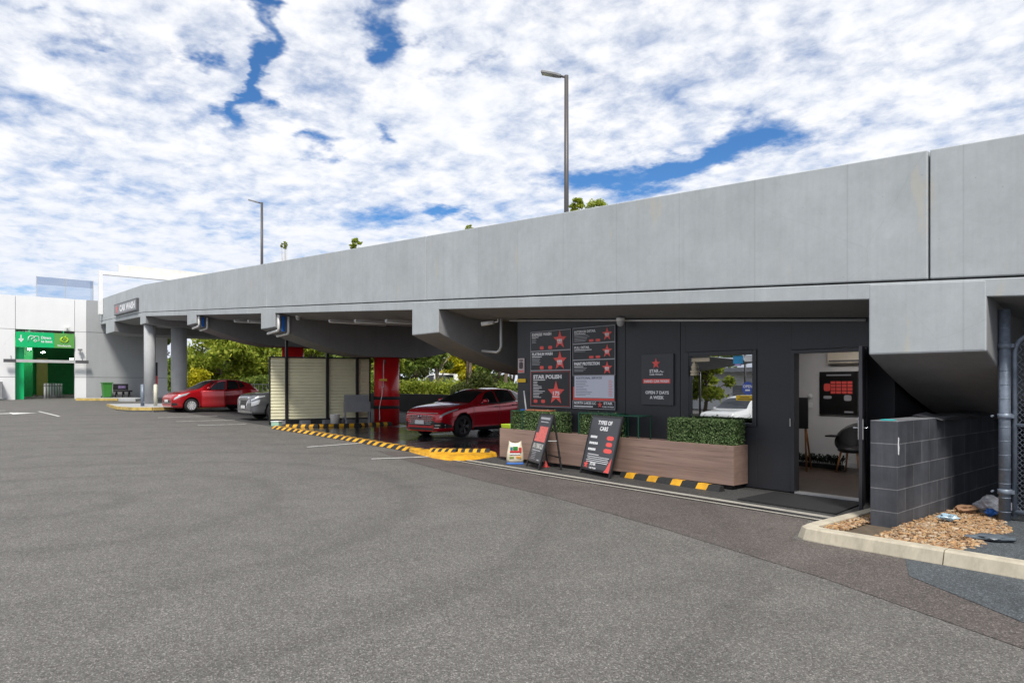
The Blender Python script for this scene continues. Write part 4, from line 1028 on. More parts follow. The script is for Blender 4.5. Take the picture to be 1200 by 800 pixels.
MB().lathe([(.001, .14), (.06, .14), (.065, .30), (.03, .37), (.025, .41), (.001, .41)], (-22.35, 11.18, 0), 16).build('bottle_body', DGREY, bt)
MB().box(-22.40, -22.30, 11.16, 11.2, .411, .45).build('trigger', LGREY, bt)
gb = empty('crate_box', 'pale green storage box at the left foot of the cream screen', 'box', (-23.3, 9.2, .14))
Mg = Matrix.Translation((-23.25, 9.12, 0)) @ Matrix.Rotation(.6, 4, 'Z')
PGREEN = mat('pale_green', (.35, .55, .42), .4, var=.2, vs=8)
MB().box(-.15, .15, -.11, .11, .145, .30, 0, Mg).build('box_body', PGREEN, gb, bev=.02); MB().box(-.16, .16, -.12, .12, .301, .33, 0, Mg).build('lid', PLASTIC, gb, bev=.01)
ho = MB(); hp = [(-22.30, 12.78, 2.5), (-22.26, 12.74, 2.2), (-22.27, 12.75, 1.5)]
for i in range(12): hp.append((-22.22+.05*math.sin(i*.7), 12.66-.012*i, 1.5-.112*i))
hose = empty('wash_hose', 'thin white hose hanging down the front of the red column', 'hose', (-22.25, 12.7, .13))
MB().tube(hp, .016, 8).build('hose_tube', PLASTIC, hose); MB().bar((-22.30, 12.80, 2.5), (-22.30, 12.80, 2.35), .06, .05).build('hose_bracket', DGREY, hose)
tg = tag(MB().box(-22.26, -21.98, 12.70, 12.715, 1.72, 1.79, 0, Matrix.Translation((-22.12, 12.72, 0)) @ Matrix.Rotation(.7, 4, 'Z') @ Matrix.Translation((22.06, -12.72, 0))).build('warning_plate', SYEL), 'small yellow warning plate on the red column', 'sign')
bq = empty('canister', 'white canister on the ground behind the nose of the crimson car', 'canister', (-20.0, 15.2, .1))
MB().lathe([(.001, .09), (.2, .09), (.21, .5), (.12, .58), (.08, .66), (.001, .66)], (-20.6, 15.6, 0), 18).build('canister_body', PLASTIC, bq); MB().box(-20.75, -20.45, 15.57, 15.63, .64, .70).build('handle', BLUE, bq)
lw = MB().box(-46, -11.2, 18.0, 18.2, 0, 1.12).build('low_wall', BLK); tag(lw, 'long low black wall behind the wash bay below the trees', 'wall')

# ------------------------------------------------------------------ cars
def cr(P, n):
    P = [np.array(p, float) for p in P]; out = []
    for i in range(len(P)-1):
        p0 = P[max(i-1, 0)]; p1 = P[i]; p2 = P[i+1]; p3 = P[min(i+2, len(P)-1)]
        for k in range(n):
            t = k/n; out.append(.5*((2*p1)+(-p0+p2)*t+(2*p0-5*p1+4*p2-p3)*t*t+(-p0+3*p1-3*p2+p3)*t**3))
    out.append(P[-1]); return out
class Car:
    def __init__(s, **k): s.__dict__.update(k)
    def f(s, tab, x):
        xs = [p[0] for p in tab]; ys = [p[1] for p in tab]
        i = max(0, min(len(xs)-2, int(np.searchsorted(xs, x))-1)); 
        def sl(j):
            if j <= 0 or j >= len(xs)-1: return (ys[min(j+1, len(xs)-1)]-ys[max(j-1, 0)])/max(1e-6, xs[min(j+1, len(xs)-1)]-xs[max(j-1, 0)])
            a = (ys[j]-ys[j-1])/(xs[j]-xs[j-1]); b = (ys[j+1]-ys[j])/(xs[j+1]-xs[j])
            return 0 if a*b <= 0 else 2*a*b/(a+b)
        h = xs[i+1]-xs[i]; t = (x-xs[i])/h; t = max(0, min(1, t))
        return ys[i]*(1+2*t)*(1-t)**2 + h*sl(i)*t*(1-t)**2 + ys[i+1]*t*t*(3-2*t) - h*sl(i+1)*t*t*(1-t)
    def sec(s, x):
        zt, zb, w, bz = s.f(s.top, x), s.f(s.bot, x), s.f(s.wid, x), s.f(s.belt, x)
        bz = min(bz, zt-.035); wr = min(w*.93, s.f(s.roofw, x)); gh = zt-bz
        k = min(1, max(0, (gh-.06)/.25)); wr = (w*.86)*(1-k) + wr*k
        h = bz-zb
        return [(0, zb), (w*.80, zb), (w*.93, zb+.03), (w*.975, zb+.16*h), (w*.985, zb+.42*h), (w*1.0, zb+.66*h), (w*.985, zb+.86*h), (w*.955, bz),
                (wr+ (w*.955-wr)*.10, bz+gh*(.80 if k > .5 else .6)), (wr*.90, zt-gh*.06*k-.012*(1-k)-.006), (wr*.55, zt-.006), (0, zt)]
    # parameter t: 0..11 along the section points
    def S(s, x, t, side=1, off=0):
        def pt(x, t):
            P = s.sec(x); i = min(int(t), len(P)-2); u = t-i
            g = lambda j: np.array(P[max(0, min(len(P)-1, j))])
            p0, p1, p2, p3 = g(i-1), g(i), g(i+1), g(i+2)
            q = .5*((2*p1)+(-p0+p2)*u+(2*p0-5*p1+4*p2-p3)*u*u+(-p0+3*p1-3*p2+p3)*u**3)
            return np.array((x, q[0], q[1]))
        p = pt(x, t)
        if off:
            e = .01; a = pt(min(s.L, x+e), t)-pt(max(0, x-e), t); b = pt(x, min(11, t+.05))-pt(x, max(0, t-.05))
            n = -np.cross(a, b); n /= (np.linalg.norm(n)+1e-9); p = p+n*off
        return Vector((p[0]-s.L/2, p[1]*side, p[2]))
    def patch(s, q, m, off=.006, nu=10, nv=6, sides=(1, -1), mi=0):
        """q: four (x, t) corners front-low, rear-low, rear-high, front-high"""
        for sd in sides:
            vs = []
            for j in range(nv+1):
                for i in range(nu+1):
                    u, v = i/nu, j/nv
                    x = (q[0][0]*(1-u)+q[1][0]*u)*(1-v)+(q[3][0]*(1-u)+q[2][0]*u)*v; t = (q[0][1]*(1-u)+q[1][1]*u)*(1-v)+(q[3][1]*(1-u)+q[2][1]*u)*v
                    vs.append(s.S(x, t, sd, off))
            m.add(vs, [(j*(nu+1)+i, j*(nu+1)+i+1, (j+1)*(nu+1)+i+1, (j+1)*(nu+1)+i) for j in range(nv) for i in range(nu)], mi, True)
        return m
    def nose_x(s, y, z):
        y = abs(y)
        for i in range(120):
            x = .006*i; P = s.sec(x)
            if P[0][1] <= z <= P[-1][1]:
                w = 0
                for (a, za), (b, zb) in zip(P[:-1], P[1:]):
                    if min(za, zb) <= z <= max(za, zb): w = max(w, a+(b-a)*((z-za)/(zb-za) if abs(zb-za) > 1e-6 else .5), )
                if w >= y: return x
        return .5
    def shell(s):
        xs = []; st = s.stations; 
        for a, b in zip(st[:-1], st[1:]):
            n = max(1, int(round((b-a)/.07))); xs += [a+(b-a)*i/n for i in range(n)]
        xs.append(st[-1]); ts = [i/3 for i in range(34)]; vs = []; nt_ = len(ts)
        for x in xs:
            for t in ts: vs.append(s.S(x, t, 1))
            for t in ts[1:-1][::-1]: vs.append(s.S(x, t, -1))
        n = 2*nt_-2; m = MB()
        fs = [(i*n+j, i*n+(j+1) % n, (i+1)*n+(j+1) % n, (i+1)*n+j) for i in range(len(xs)-1) for j in range(n)]
        m.add(vs, fs, 0, True); b = len(xs)-1
        for e in (0, b):
            m.f.append(tuple(e*n+j for j in range(n))); m.m.append(0); m.sm.append(False)
        return m
def wheel(parent, x, y, r, w, rimm, spokes, first=None):
    sgn = -1 if y < 0 else 1
    ty = MB().lathe([(r*.62, -w*.42), (r*.70, -w*.5), (r*.93, -w*.5), (r, -w*.36), (r, w*.36), (r*.93, w*.5), (r*.70, w*.5), (r*.62, w*.42)], (x, y, r), 32, axis='y')
    t = ty.build('wheel', TYRE, parent)
    m = MB().lathe([(r*.70, -w*.30), (r*.66, w*.42*sgn*0+w*.3), (r*.70, w*.46), (r*.64, w*.47), (r*.60, w*.2), (r*.60, -w*.3)], (x, y, r), 32, axis='y') if sgn > 0 else \
        MB().lathe([(r*.70, w*.30), (r*.66, -w*.3), (r*.70, -w*.46), (r*.64, -w*.47), (r*.60, -w*.2), (r*.60, w*.3)], (x, y, r), 32, axis='y')
    for k in range(spokes):
        a = 2*math.pi*k/spokes; yy = y+sgn*w*.40
        for da in (-.13, .13):
            m.bar((x+.05*math.cos(a), yy, r+.05*math.sin(a)), (x+r*.65*math.cos(a+da), yy+sgn*.01, r+r*.65*math.sin(a+da)), .045 if spokes < 8 else .028, .03, up=(0, 1, 0))
    m.lathe([(.001, w*.46*sgn), (.055, w*.45*sgn), (.07, w*.36*sgn)], (x, y, r), 14, axis='y')
    m.build('rim', rimm, t)
    MB().lathe([(.001, w*.05*sgn), (r*.62, w*.05*sgn)], (x, y, r), 24, axis='y').build('brake_disc', TRIM, t)
    return t
def make_car(name, label, cat, c, paint, rimm, spokes, loc, fwd, cut_door=False):
    root = empty(name, label, cat, (0, 0, 0), org=False)
    body = c.shell().build('body', [paint, TRIM], root)
    cut = MB()
    for xw in (c.xf, c.xr):
        for sd in (1, -1):
            y0 = sd*(c.W/2-.30); y1 = sd*(c.W/2+.2); cut.tube([(xw-c.L/2, y0, c.r+.01), (xw-c.L/2, y1, c.r+.01)], c.r+.055, 36)
    co = cut.build('arch_cutter', TRIM, None); co.location = (0, 0, 0)
    co.data.transform(Matrix.Translation(ORG[co]))
    bo = body.modifiers.new('arch', 'BOOLEAN'); bo.operation = 'DIFFERENCE'; bo.object = co; bo.solver = 'EXACT'; bo.material_mode = 'TRANSFER'
    bpy.context.view_layer.update()
    me = bpy.data.meshes.new_from_object(body.evaluated_get(bpy.context.evaluated_depsgraph_get()))
    body.modifiers.clear(); body.data = me; bpy.data.objects.remove(co)
    for xw in (c.xf, c.xr):
        for sd in (1, -1): wheel(root, xw-c.L/2, sd*(c.W/2-c.tw/2-.02), c.r, c.tw, rimm, spokes)
    for q in c.side_glass:
        for sd in (1, -1): c.patch(q, MB(), .007, sides=(sd,)).build('side_window', CARGL, root)
    c.patch(c.screen, MB(), .007, 10, 10).build('windscreen', CARGL, root)
    c.patch(c.rear, MB(), .007, 10, 10).build('rear_window', CARGL, root)
    for q in c.lights:
        for sd in (1, -1): c.patch(q, MB(), .010, 10, 4, (sd,)).build('headlight', LAMPG, root)
    for sd in (1, -1):
        for x, t0, t1 in c.seams: c.patch([(x, t0), (x+.012, t0), (x+.012, t1), (x, t1)], MB(), .003, 1, 24, (sd,)).build('panel_gap', TRIM, root)
        for x0, x1, t in c.rails: c.patch([(x0, t), (x1, t), (x1, t+.10), (x0, t+.10)], MB(), .003, 20, 1, (sd,)).build('window_seal', TRIM, root)
    for sd in (1, -1): c.patch([(c.xf+c.r+.1, .9), (c.xr-c.r-.1, .9), (c.xr-c.r-.1, 2.9), (c.xf+c.r+.1, 2.9)], MB(), .006, 12, 4, (sd,)).build('sill', TRIM, root)
    for sd in (1, -1):
        p = c.S(c.mx, 7.2, sd); m = MB()
        bm = bmesh.new(); bmesh.ops.create_uvsphere(bm, u_segments=14, v_segments=8, radius=1)
        vs = [(p.x+.02+v.co.x*.07, p.y+sd*.14+v.co.y*.115, p.z+.07+v.co.z*.075) for v in bm.verts]; fs = [tuple(v.index for v in f.verts) for f in bm.faces]; bm.free()
        m.add(vs, fs, 0, True); m.bar((p.x, p.y-sd*.02, p.z+.01), (p.x+.02, p.y+sd*.08, p.z+.04), .05, .03); m.build('mirror', paint, root)
        for hx in c.handles:
            q = c.S(hx, 6.35, sd, .01); MB().bar((q.x-.09, q.y, q.z), (q.x+.09, q.y, q.z), .03, .03).build('door_handle', paint if paint is not CRED2 else CHROME, root)
    f = Vector((fwd[0], fwd[1], 0)).normalized(); root.location = loc; root.rotation_euler.z = math.atan2(-f.y, -f.x)
    return root
def place_by_wheel(c, px, fwd, side):
    """world root location so that the front wheel on local side touches px"""
    f = Vector((fwd[0], fwd[1])).normalized(); ax = -f; ay = Vector((-ax.y, ax.x))
    l = Vector((c.xf-c.L/2, side*(c.W/2-.05))); p = Vector(px) - ax*l.x - ay*l.y
    return (p.x, p.y, gz(p.x, p.y)+.012)
def grille(c, root, poly, m, off=-.012, name='grille', z0=None):
    """flat pieces curved round the nose: poly of (y, z) rows -> x follows plan curve of the nose"""
    mb = MB(); b = []
    for (y, z) in poly: b.append((-c.L/2+off+c.nose_x(y, z), y, z))
    n = len(b); mb.add(b+[(x+.09, y, z) for x, y, z in b], [tuple(range(n)), tuple(range(2*n-1, n-1, -1))]+[(i, (i+1) % n, n+(i+1) % n, n+i) for i in range(n)])
    return mb.build(name, m, root)
def strip_y(c, root, y0, y1, z0, z1, m, name, off=-.02, n=10, th=.05):
    mb = MB(); vs = []
    for i in range(n+1):
        y = y0+(y1-y0)*i/n; x = -c.L/2+off+c.nose_x(y, (z0+z1)/2)
        vs += [(x, y, z0), (x, y, z1), (x+th, y, z1), (x+th, y, z0)]
    fs = [(4*i+j, 4*i+(j+1) % 4, 4*i+4+(j+1) % 4, 4*i+4+j) for i in range(n) for j in range(4)]+[(0, 1, 2, 3), (4*n+3, 4*n+2, 4*n+1, 4*n)]
    mb.add(vs, fs); return mb.build(name, m, root) if name else mb

# crimson sedan/hatch in the wash bay
H = Car(L=4.4, W=1.80, xf=.90, xr=3.56, r=.325, tw=.225, nose=.22,
    stations=[0, .04, .12, .3, .6, 1.1, 1.5, 2.0, 2.6, 3.2, 3.7, 4.1, 4.3, 4.36, 4.4],
    top=[(0, .67), (.05, .73), (.14, .80), (.35, .87), (.8, .945), (1.22, 1.0), (1.45, 1.08), (1.95, 1.30), (2.35, 1.41), (2.8, 1.44), (3.3, 1.41), (3.8, 1.27), (4.15, 1.10), (4.35, .98), (4.4, .90)],
    bot=[(0, .24), (.1, .19), (.4, .18), (4.0, .19), (4.3, .26), (4.4, .36)],
    wid=[(0, .60), (.04, .68), (.12, .76), (.3, .83), (.7, .88), (1.2, .895), (2.6, .90), (3.7, .885), (4.1, .84), (4.3, .78), (4.4, .70)],
    belt=[(0, .64), (.3, .79), (.9, .88), (1.4, .93), (2.5, .95), (3.6, 1.0), (4.4, .93)],
    roofw=[(0, .6), (1.2, .70), (1.9, .60), (2.6, .575), (3.6, .56), (4.4, .6)],
    side_glass=[[(1.62, 7.15), (2.42, 7.12), (2.42, 8.1), (2.12, 8.1)], [(2.50, 7.12), (3.28, 7.12), (3.22, 8.1), (2.50, 8.1)], [(3.33, 7.15), (3.75, 7.3), (3.55, 7.95), (3.29, 8.1)]],
    screen=[(1.30, 8.75), (2.06, 8.6), (2.06, 11), (1.24, 11)], rear=[(3.70, 8.8), (4.2, 8.8), (4.22, 11), (3.66, 11)],
    lights=[[(.07, 5.75), (.66, 6.45), (.72, 6.85), (.10, 6.5)]], seams=[(1.32, 2.9, 7), (2.46, 1.9, 8.2), (3.3, 3.2, 7.1)], rails=[(1.62, 3.5, 7.03)], mx=1.72, handles=[2.28, 3.12])
fw = (.16, -1)
car = make_car('parked_car', 'glossy crimson hatchback parked on the wet wash bay beside the office', 'car', H, CRED2, ALLOY_D, 5, place_by_wheel(H, (-16.1, 11.85), fw, -1), fw)
grille(H, car, [(-.68, .66), (-.58, .44), (-.44, .36), (.44, .36), (.58, .44), (.68, .66), (.52, .71), (-.52, .71)], TRIM)
for i in range(5): strip_y(H, car, -.46-.035*i, .46+.035*i, .40+.058*i, .412+.058*i, CHROME, 'grille_bar', -.024, th=.02)
for q in range(-5, 6): grille(H, car, [(q*.085-.012, .40), (q*.085+.012, .40), (q*.085+.012, .66), (q*.085-.012, .66)], MGREY, -.02, 'grille_bar')
strip_y(H, car, -.66, .66, .712, .73, CHROME, 'grille_trim', -.016)
MB().lathe([(.001, -.012), (.055, -.012), (.06, 0)], (-H.L/2-.03, 0, .62), 18, axis='y').build('badge', CHROME, car).rotation_euler = (0, 0, 0)
MB().box(-H.L/2-.045, -H.L/2-.02, -.19, .19, .40, .51).build('number_plate', PLATE, car)
for sd in (1, -1):
    strip_y(H, car, sd*.56, sd*.84, .30, .46, TRIM, 'air_inlet', -.016, n=12)
    strip_y(H, car, sd*.62, sd*.80, .37, .39, CHROME, 'inlet_trim', -.034, th=.03); strip_y(H, car, sd*.60, sd*.80, 0.30, .315, CHROME, 'inlet_trim', -.034, th=.03)
strip_y(H, car, -.62, .62, .195, .225, CRED2, 'front_lip', -.03); strip_y(H, car, -.58, .58, .23, .30, TRIM, 'lower_inlet', -.006)
for z_ in (.93, ):
    
    for sd in (1, -1): H.patch([(1.62, 7.02), (3.72, 7.05), (3.72, 7.12), (1.62, 7.09)], MB(), .010, 24, 1, (sd,)).build('window_trim', CHROME, car)

# red hatchback with door open
Z = Car(L=4.06, W=1.70, xf=.78, xr=3.35, r=.30, tw=.19, nose=.26,
    stations=[0, .04, .12, .3, .6, 1.0, 1.4, 1.9, 2.5, 3.1, 3.6, 3.9, 4.02, 4.06],
    top=[(0, .66), (.05, .73), (.15, .80), (.4, .89), (.8, .98), (1.05, 1.03), (1.3, 1.15), (1.75, 1.39), (2.1, 1.48), (2.6, 1.505), (3.1, 1.47), (3.55, 1.36), (3.85, 1.15), (4.0, 1.02), (4.06, .9)],
    bot=[(0, .25), (.1, .20), (.4, .18), (3.6, .19), (3.95, .28), (4.06, .36)],
    wid=[(0, .55), (.04, .64), (.12, .72), (.3, .79), (.7, .84), (1.2, .85), (2.6, .85), (3.4, .845), (3.8, .80), (4.06, .68)],
    belt=[(0, .62), (.3, .80), (.9, .92), (1.3, .96), (2.4, 1.0), (3.3, 1.06), (4.06, .95)],
    roofw=[(0, .6), (1.0, .68), (1.7, .59), (2.4, .565), (3.4, .54), (4.06, .5)],
    side_glass=[[(1.42, 7.15), (2.20, 7.12), (2.22, 8.1), (1.92, 8.1)], [(2.30, 7.12), (2.98, 7.12), (2.98, 8.1), (2.30, 8.1)], [(3.03, 7.12), (3.30, 7.3), (3.2, 7.9), (3.03, 8.1)]],
    screen=[(1.14, 8.75), (1.85, 8.6), (1.85, 11), (1.07, 11)], rear=[(3.60, 8.8), (3.9, 8.8), (3.9, 11), (3.58, 11)],
    lights=[[(.06, 5.5), (.55, 6.0), (.72, 6.9), (.10, 6.6)]], seams=[(1.16, 2.9, 7), (2.25, 1.9, 8.2), (3.0, 3.2, 7.1)], rails=[(1.42, 3.3, 7.03)], mx=1.5, handles=[2.9])
fw = (.10, -1)
car2 = make_car('parked_car', 'bright red hatchback with its front door ajar under the ramp', 'car', Z, CRED, ALLOY, 10, place_by_wheel(Z, (-33.1, 9.05), fw, -1), fw)
grille(Z, car2, [(-.5, .72), (-.48, .5), (-.32, .42), (.32, .42), (.48, .5), (.5, .72)], TRIM)
strip_y(Z, car2, -.48, .48, .40, .425, CHROME, 'grille_trim', -.02); MB().box(-Z.L/2-.035, -Z.L/2-.015, -.18, .18, .46, .57).build('number_plate', PLATE, car2)
strip_y(Z, car2, -.6, .6, .22, .26, CHROME, 'front_lip', -.015)
for sd in (1, -1): strip_y(Z, car2, sd*.56, sd*.74, .31, .42, TRIM, 'fog_lamp_recess', -.012, n=10)
# ajar front door: dark opening and a door panel turned out on its front edge
op = MB(); Z.patch([(1.20, 2.2), (2.24, 2.2), (2.24, 8.15), (1.75, 8.15)], op, .004, 12, 16, (-1,)); op.build('door_opening', TRIM, car2)
dm = MB(); Z.patch([(1.20, 2.0), (2.24, 2.0), (2.24, 7.05), (1.20, 7.05)], dm, .016, 12, 14, (-1,)); n0 = len(dm.v)
hp = Z.S(1.20, 5, -1, .016); Mh = Matrix.Translation(hp) @ Matrix.Rotation(R(-24), 4, 'Z') @ Matrix.Translation(-hp)
wfm = MB()
for (xa, ta), (xb, tb) in (((1.36, 7.05), (1.86, 8.12)), ((1.86, 8.12), (2.24, 8.12)), ((2.24, 8.12), (2.24, 7.05))):
    for k_ in range(6):
        a = Z.S(xa+(xb-xa)*k_/6, ta+(tb-ta)*k_/6, -1, .02); b = Z.S(xa+(xb-xa)*(k_+1)/6, ta+(tb-ta)*(k_+1)/6, -1, .02); dm.bar(a, b, .05, .035)
dm.v = [tuple(Mh @ Vector(v)) for v in dm.v]
dr = dm.build('door', CRED, car2); sd_ = dr.modifiers.new('thick', 'SOLIDIFY'); sd_.thickness = .03; sd_.offset = 0
gm = MB(); Z.patch([(1.42, 7.08), (2.21, 7.08), (2.22, 8.1), (1.88, 8.1)], gm, .02, 8, 6, (-1,)); gm.v = [tuple(Mh @ Vector(v)) for v in gm.v]
gm.build('door_window', CARGL_B, dr)

# grey SUV behind the screen
G_ = Car(L=4.65, W=1.84, xf=.92, xr=3.63, r=.355, tw=.225, nose=.16,
    stations=[0, .04, .12, .3, .6, 1.1, 1.5, 2.0, 2.6, 3.3, 3.9, 4.4, 4.6, 4.65],
    top=[(0, .84), (.04, .92), (.14, .99), (.4, 1.05), (.9, 1.10), (1.25, 1.14), (1.45, 1.22), (1.95, 1.52), (2.3, 1.64), (2.9, 1.69), (3.7, 1.66), (4.2, 1.55), (4.5, 1.2), (4.65, 1.0)],
    bot=[(0, .30), (.1, .25), (.4, .24), (4.2, .25), (4.55, .33), (4.65, .42)],
    wid=[(0, .70), (.04, .77), (.12, .83), (.3, .88), (.7, .915), (2.6, .92), (3.9, .90), (4.4, .86), (4.65, .76)],
    belt=[(0, .80), (.3, .93), (.9, 1.02), (1.4, 1.06), (2.5, 1.09), (3.7, 1.15), (4.65, 1.05)],
    roofw=[(0, .7), (1.2, .76), (1.9, .66), (2.6, .635), (3.9, .62), (4.65, .6)],
    side_glass=[[(1.62, 7.15), (2.42, 7.12), (2.42, 8.1), (2.1, 8.1)], [(2.5, 7.12), (3.3, 7.12), (3.3, 8.1), (2.5, 8.1)], [(3.36, 7.12), (4.0, 7.3), (3.85, 8.0), (3.36, 8.1)]],
    screen=[(1.34, 8.75), (2.06, 8.6), (2.06, 11), (1.26, 11)], rear=[(4.2, 8.8), (4.48, 8.8), (4.48, 11), (4.2, 11)],
    lights=[[(.02, 6.2), (.50, 6.4), (.50, 6.8), (.03, 6.85)], [(.02, 4.4), (.26, 4.6), (.32, 5.7), (.03, 5.7)]], seams=[(1.32, 2.9, 7), (2.46, 1.9, 8.2)], rails=[(1.62, 3.9, 7.03)], mx=1.72, handles=[2.28, 3.2])
fw = (0, -1)
car3 = make_car('parked_car', 'metallic grey sport utility car half hidden behind the cream screen', 'car', G_, CGREY, ALLOY_D, 5, place_by_wheel(G_, (-25.95, 10.15), fw, -1), fw)
grille(G_, car3, [(-.42, .86), (-.36, .58), (.36, .58), (.42, .86)], TRIM)
for sd in (1, -1):
    grille(G_, car3, [(sd*.54, .80), (sd*.54, .66), (sd*.74, .68), (sd*.74, .82)], LAMPG, -.012, 'headlight'); grille(G_, car3, [(sd*.48, .90), (sd*.50, .86), (sd*.76, .88), (sd*.76, .92)], LAMPG, -.012, 'daytime_lamp')
    grille(G_, car3, [(sd*.40, .90), (sd*.34, .60), (sd*.40, .56), (sd*.50, .90)], CHROME, -.02, 'grille_side_trim')
grille(G_, car3, [(-.78, .52), (-.6, .38), (.6, .38), (.78, .52)], TRIM, -.008, 'lower_inlet')
MB().box(-G_.L/2-.045, -G_.L/2-.02, -.19, .19, .46, .57).build('number_plate', PLATE, car3); strip_y(G_, car3, -.75, .75, .29, .36, CHROME, 'skid_plate', -.02)
# white ute/SUV seen in the window reflection
U_ = Car(**{**G_.__dict__, 'H': 1.8})
U_.top = [(x, z*1.06+.02) for x, z in G_.top]
fw = (.05, 1)
car4 = make_car('parked_car', 'white four wheel drive wagon with black grille mirrored in the office window', 'car', U_, CWHITE, ALLOY_D, 5, (-16.3, -7.9, gz(-16.3, -7.9)), fw)
grille(U_, car4, [(-.55, .90), (-.45, .56), (.45, .56), (.55, .90)], TRIM); strip_y(U_, car4, -.8, .8, .34, .5, TRIM, 'bumper', -.02)
for sd in (1, -1): MB().tube([(-.1, sd*.6, 1.80), (.2, sd*.6, 1.86), (1.6, sd*.58, 1.84), (1.8, sd*.57, 1.76)], .025, 8).build('roof_rail', TRIM, car4)
# van beyond the hedge
V_ = Car(**G_.__dict__); V_.top = [(0, .9), (.04, 1.0), (.3, 1.12), (.8, 1.25), (1.2, 1.6), (1.7, 1.9), (2.4, 1.97), (3.9, 1.96), (4.4, 1.93), (4.6, 1.7), (4.65, 1.2)]
V_.screen = [(.86, 8.75), (1.5, 8.6), (1.5, 11), (.82, 11)]; V_.side_glass = [[(1.2, 7.15), (2.2, 7.12), (2.2, 8.1), (1.65, 8.1)], [(2.4, 7.12), (4.2, 7.12), (4.2, 8.1), (2.4, 8.1)]]; V_.rear = [(4.5, 8.8), (4.6, 8.8), (4.6, 11), (4.5, 11)]; V_.mx = 1.2; V_.seams = []
make_car('parked_van', 'white van parked beyond the clipped hedge, seen past the red column', 'van', V_, CWHITE, ALLOY, 5, (-49.8, 34.1, .58), (-.75, -.3))

# ------------------------------------------------------------------ left building
XB = -52.4
lb = empty('loading_building', 'white panelled building with a green pick-up entrance at the left', 'building', (XB, 3, .6))
PAN = []
def wpan(y0, y1, z0, z1, m=CONC_W): MB().box(XB-.25, XB, y0+.012, y1-.012, z0+.012, z1-.012).build('wall_panel', m, lb)
for z0, z1 in ((.4, 2.05), (2.05, 5.03), (5.03, 7.15)):
    for y0, y1 in ((-14, -8), (-8, -2), (-2, 4.04)): wpan(y0, y1, z0, z1)
    if z0 > 5: wpan(4.04, 7.18, z0, z1)
    wpan(7.18, 7.85, z0, z1); wpan(7.85, 11.3, z0, z1, CONC_G); wpan(11.3, 12.75, z0, z1, CONC_G if z0 > 5 else CONC_W)
MB().box(XB-.32, XB-.26, -14, 4.04, .3, 7.1).box(XB-.32, XB-.26, 7.18, 12.7, .3, 7.1).box(XB-.32, XB-.26, 4.04, 7.18, 5.05, 7.1).build('backing_wall', DGREY, lb)
MB().box(XB-26, XB-.33, -14, 12.7, 6.9, 7.05).build('roof', ROOFM, lb)
MB().box(XB-26, XB-25.7, -14, 12.7, 0, 6.89).build('rear_wall', CONC_W, lb)
MB().box(XB-25.69, XB-.33, 12.4, 12.7, 0, 6.89).build('side_wall', CONC_W, lb)
MB().box(XB-18, XB-.33, 2.0, 2.2, .3, 5.1).build('inner_wall', GRNW, lb)
MB().box(XB-.62, XB-.42, 4.0, 4.52, .55, 3.92).build('door_jamb', GRN1, lb); MB().box(XB-6.2, XB-6.0, 2.2, 5.5, .55, 4.99).build('inner_partition', GRNW, lb)
MB().box(XB-18, XB-.33, 10.0, 10.2, .3, 5.1).build('inner_wall', GRNW, lb)
MB().box(XB-18, XB-17.8, 2.2, 10, .3, 5.1).build('inner_wall', GRNW, lb)
MB().box(XB-17.8, XB-.33, 2.2, 10, 5.0, 5.1).build('inner_ceiling', DGREY, lb)
for (a, b, c) in ((XB-5, 5.2, 4.0), (XB-8, 6.3, 3.9), (XB-12, 8.6, 3.6)):
    tag(MB().box(a-.4, a+.4, b-.06, b+.06, c, c+.05).build('ceiling_light', m_emit('hall_lamp', (1, .97, .92), 60) if 'hall_lamp' not in MATS else MATS['hall_lamp']), {5.2: 'lit strip light nearest the green entrance', 6.3: 'lit strip light in the middle of the green entrance hall', 8.6: 'lit strip light deepest inside the green entrance hall'}[b], 'ceiling light', 'lights inside the green entrance')
MB().box(XB-11, XB-10.9, 6.2, 6.9, .6, 3.6).build('pillar', mat('olive_pillar', (.35, .36, .08), .5), lb)
for i in range(7):
    x = XB-1.5-i*.55; yq = 5.72+i*.22; t = empty('post_bollard', 'white bollard in the row inside the green entrance', 'bollard', (x, yq, .62), 'white bollards inside the green entrance')
    MB().cyl(x, yq, .62, 1.65, .06, n=10).build('post_tube', WHITE, t); MB().cyl(x, yq, 1.45, 1.53, .064, n=10).build('band', LGREY, t)
t = empty('post_bollard', 'single white bollard at the right inside the green entrance', 'bollard', (XB-5, 8.2, .62)); MB().cyl(XB-5, 7.9, .62, 2.1, .06, n=10).build('post_tube', WHITE, t)
MB().cyl(XB-5, 7.9, 1.85, 1.95, .064, n=10).build('band', LGREY, t)
BX = XB+.10; UY, UZ = EY, EZ
es = empty('entrance_sign', 'wide green illuminated looking sign with arrow and car above the entrance', 'sign', (BX, 5.6, 3.9))
es['label'] = 'wide green sign with arrow, car and white lettering above the entrance'
MB().box(BX-.06, BX, 4.06, 6.05, 3.93, 4.87).build('panel', GRN1, es); MB().box(BX-.06, BX, 6.055, 7.15, 3.93, 4.87).build('side_panel', GRN2, es)
for yy in (4.75, 6.55): MB().box(BX-.04, BX-.02, yy-.03, yy+.03, 4.871, 5.03).build('hanger', GRN1, es)
m = MB(); X_ = BX+.004
m.box(X_-.003, X_, 4.29, 4.35, 4.36, 4.68); m.add([(X_, 4.18, 4.42), (X_, 4.32, 4.22), (X_, 4.46, 4.42), (X_, 4.40, 4.47), (X_, 4.32, 4.36), (X_, 4.24, 4.47)], [(0, 1, 4, 5), (1, 2, 3, 4)])
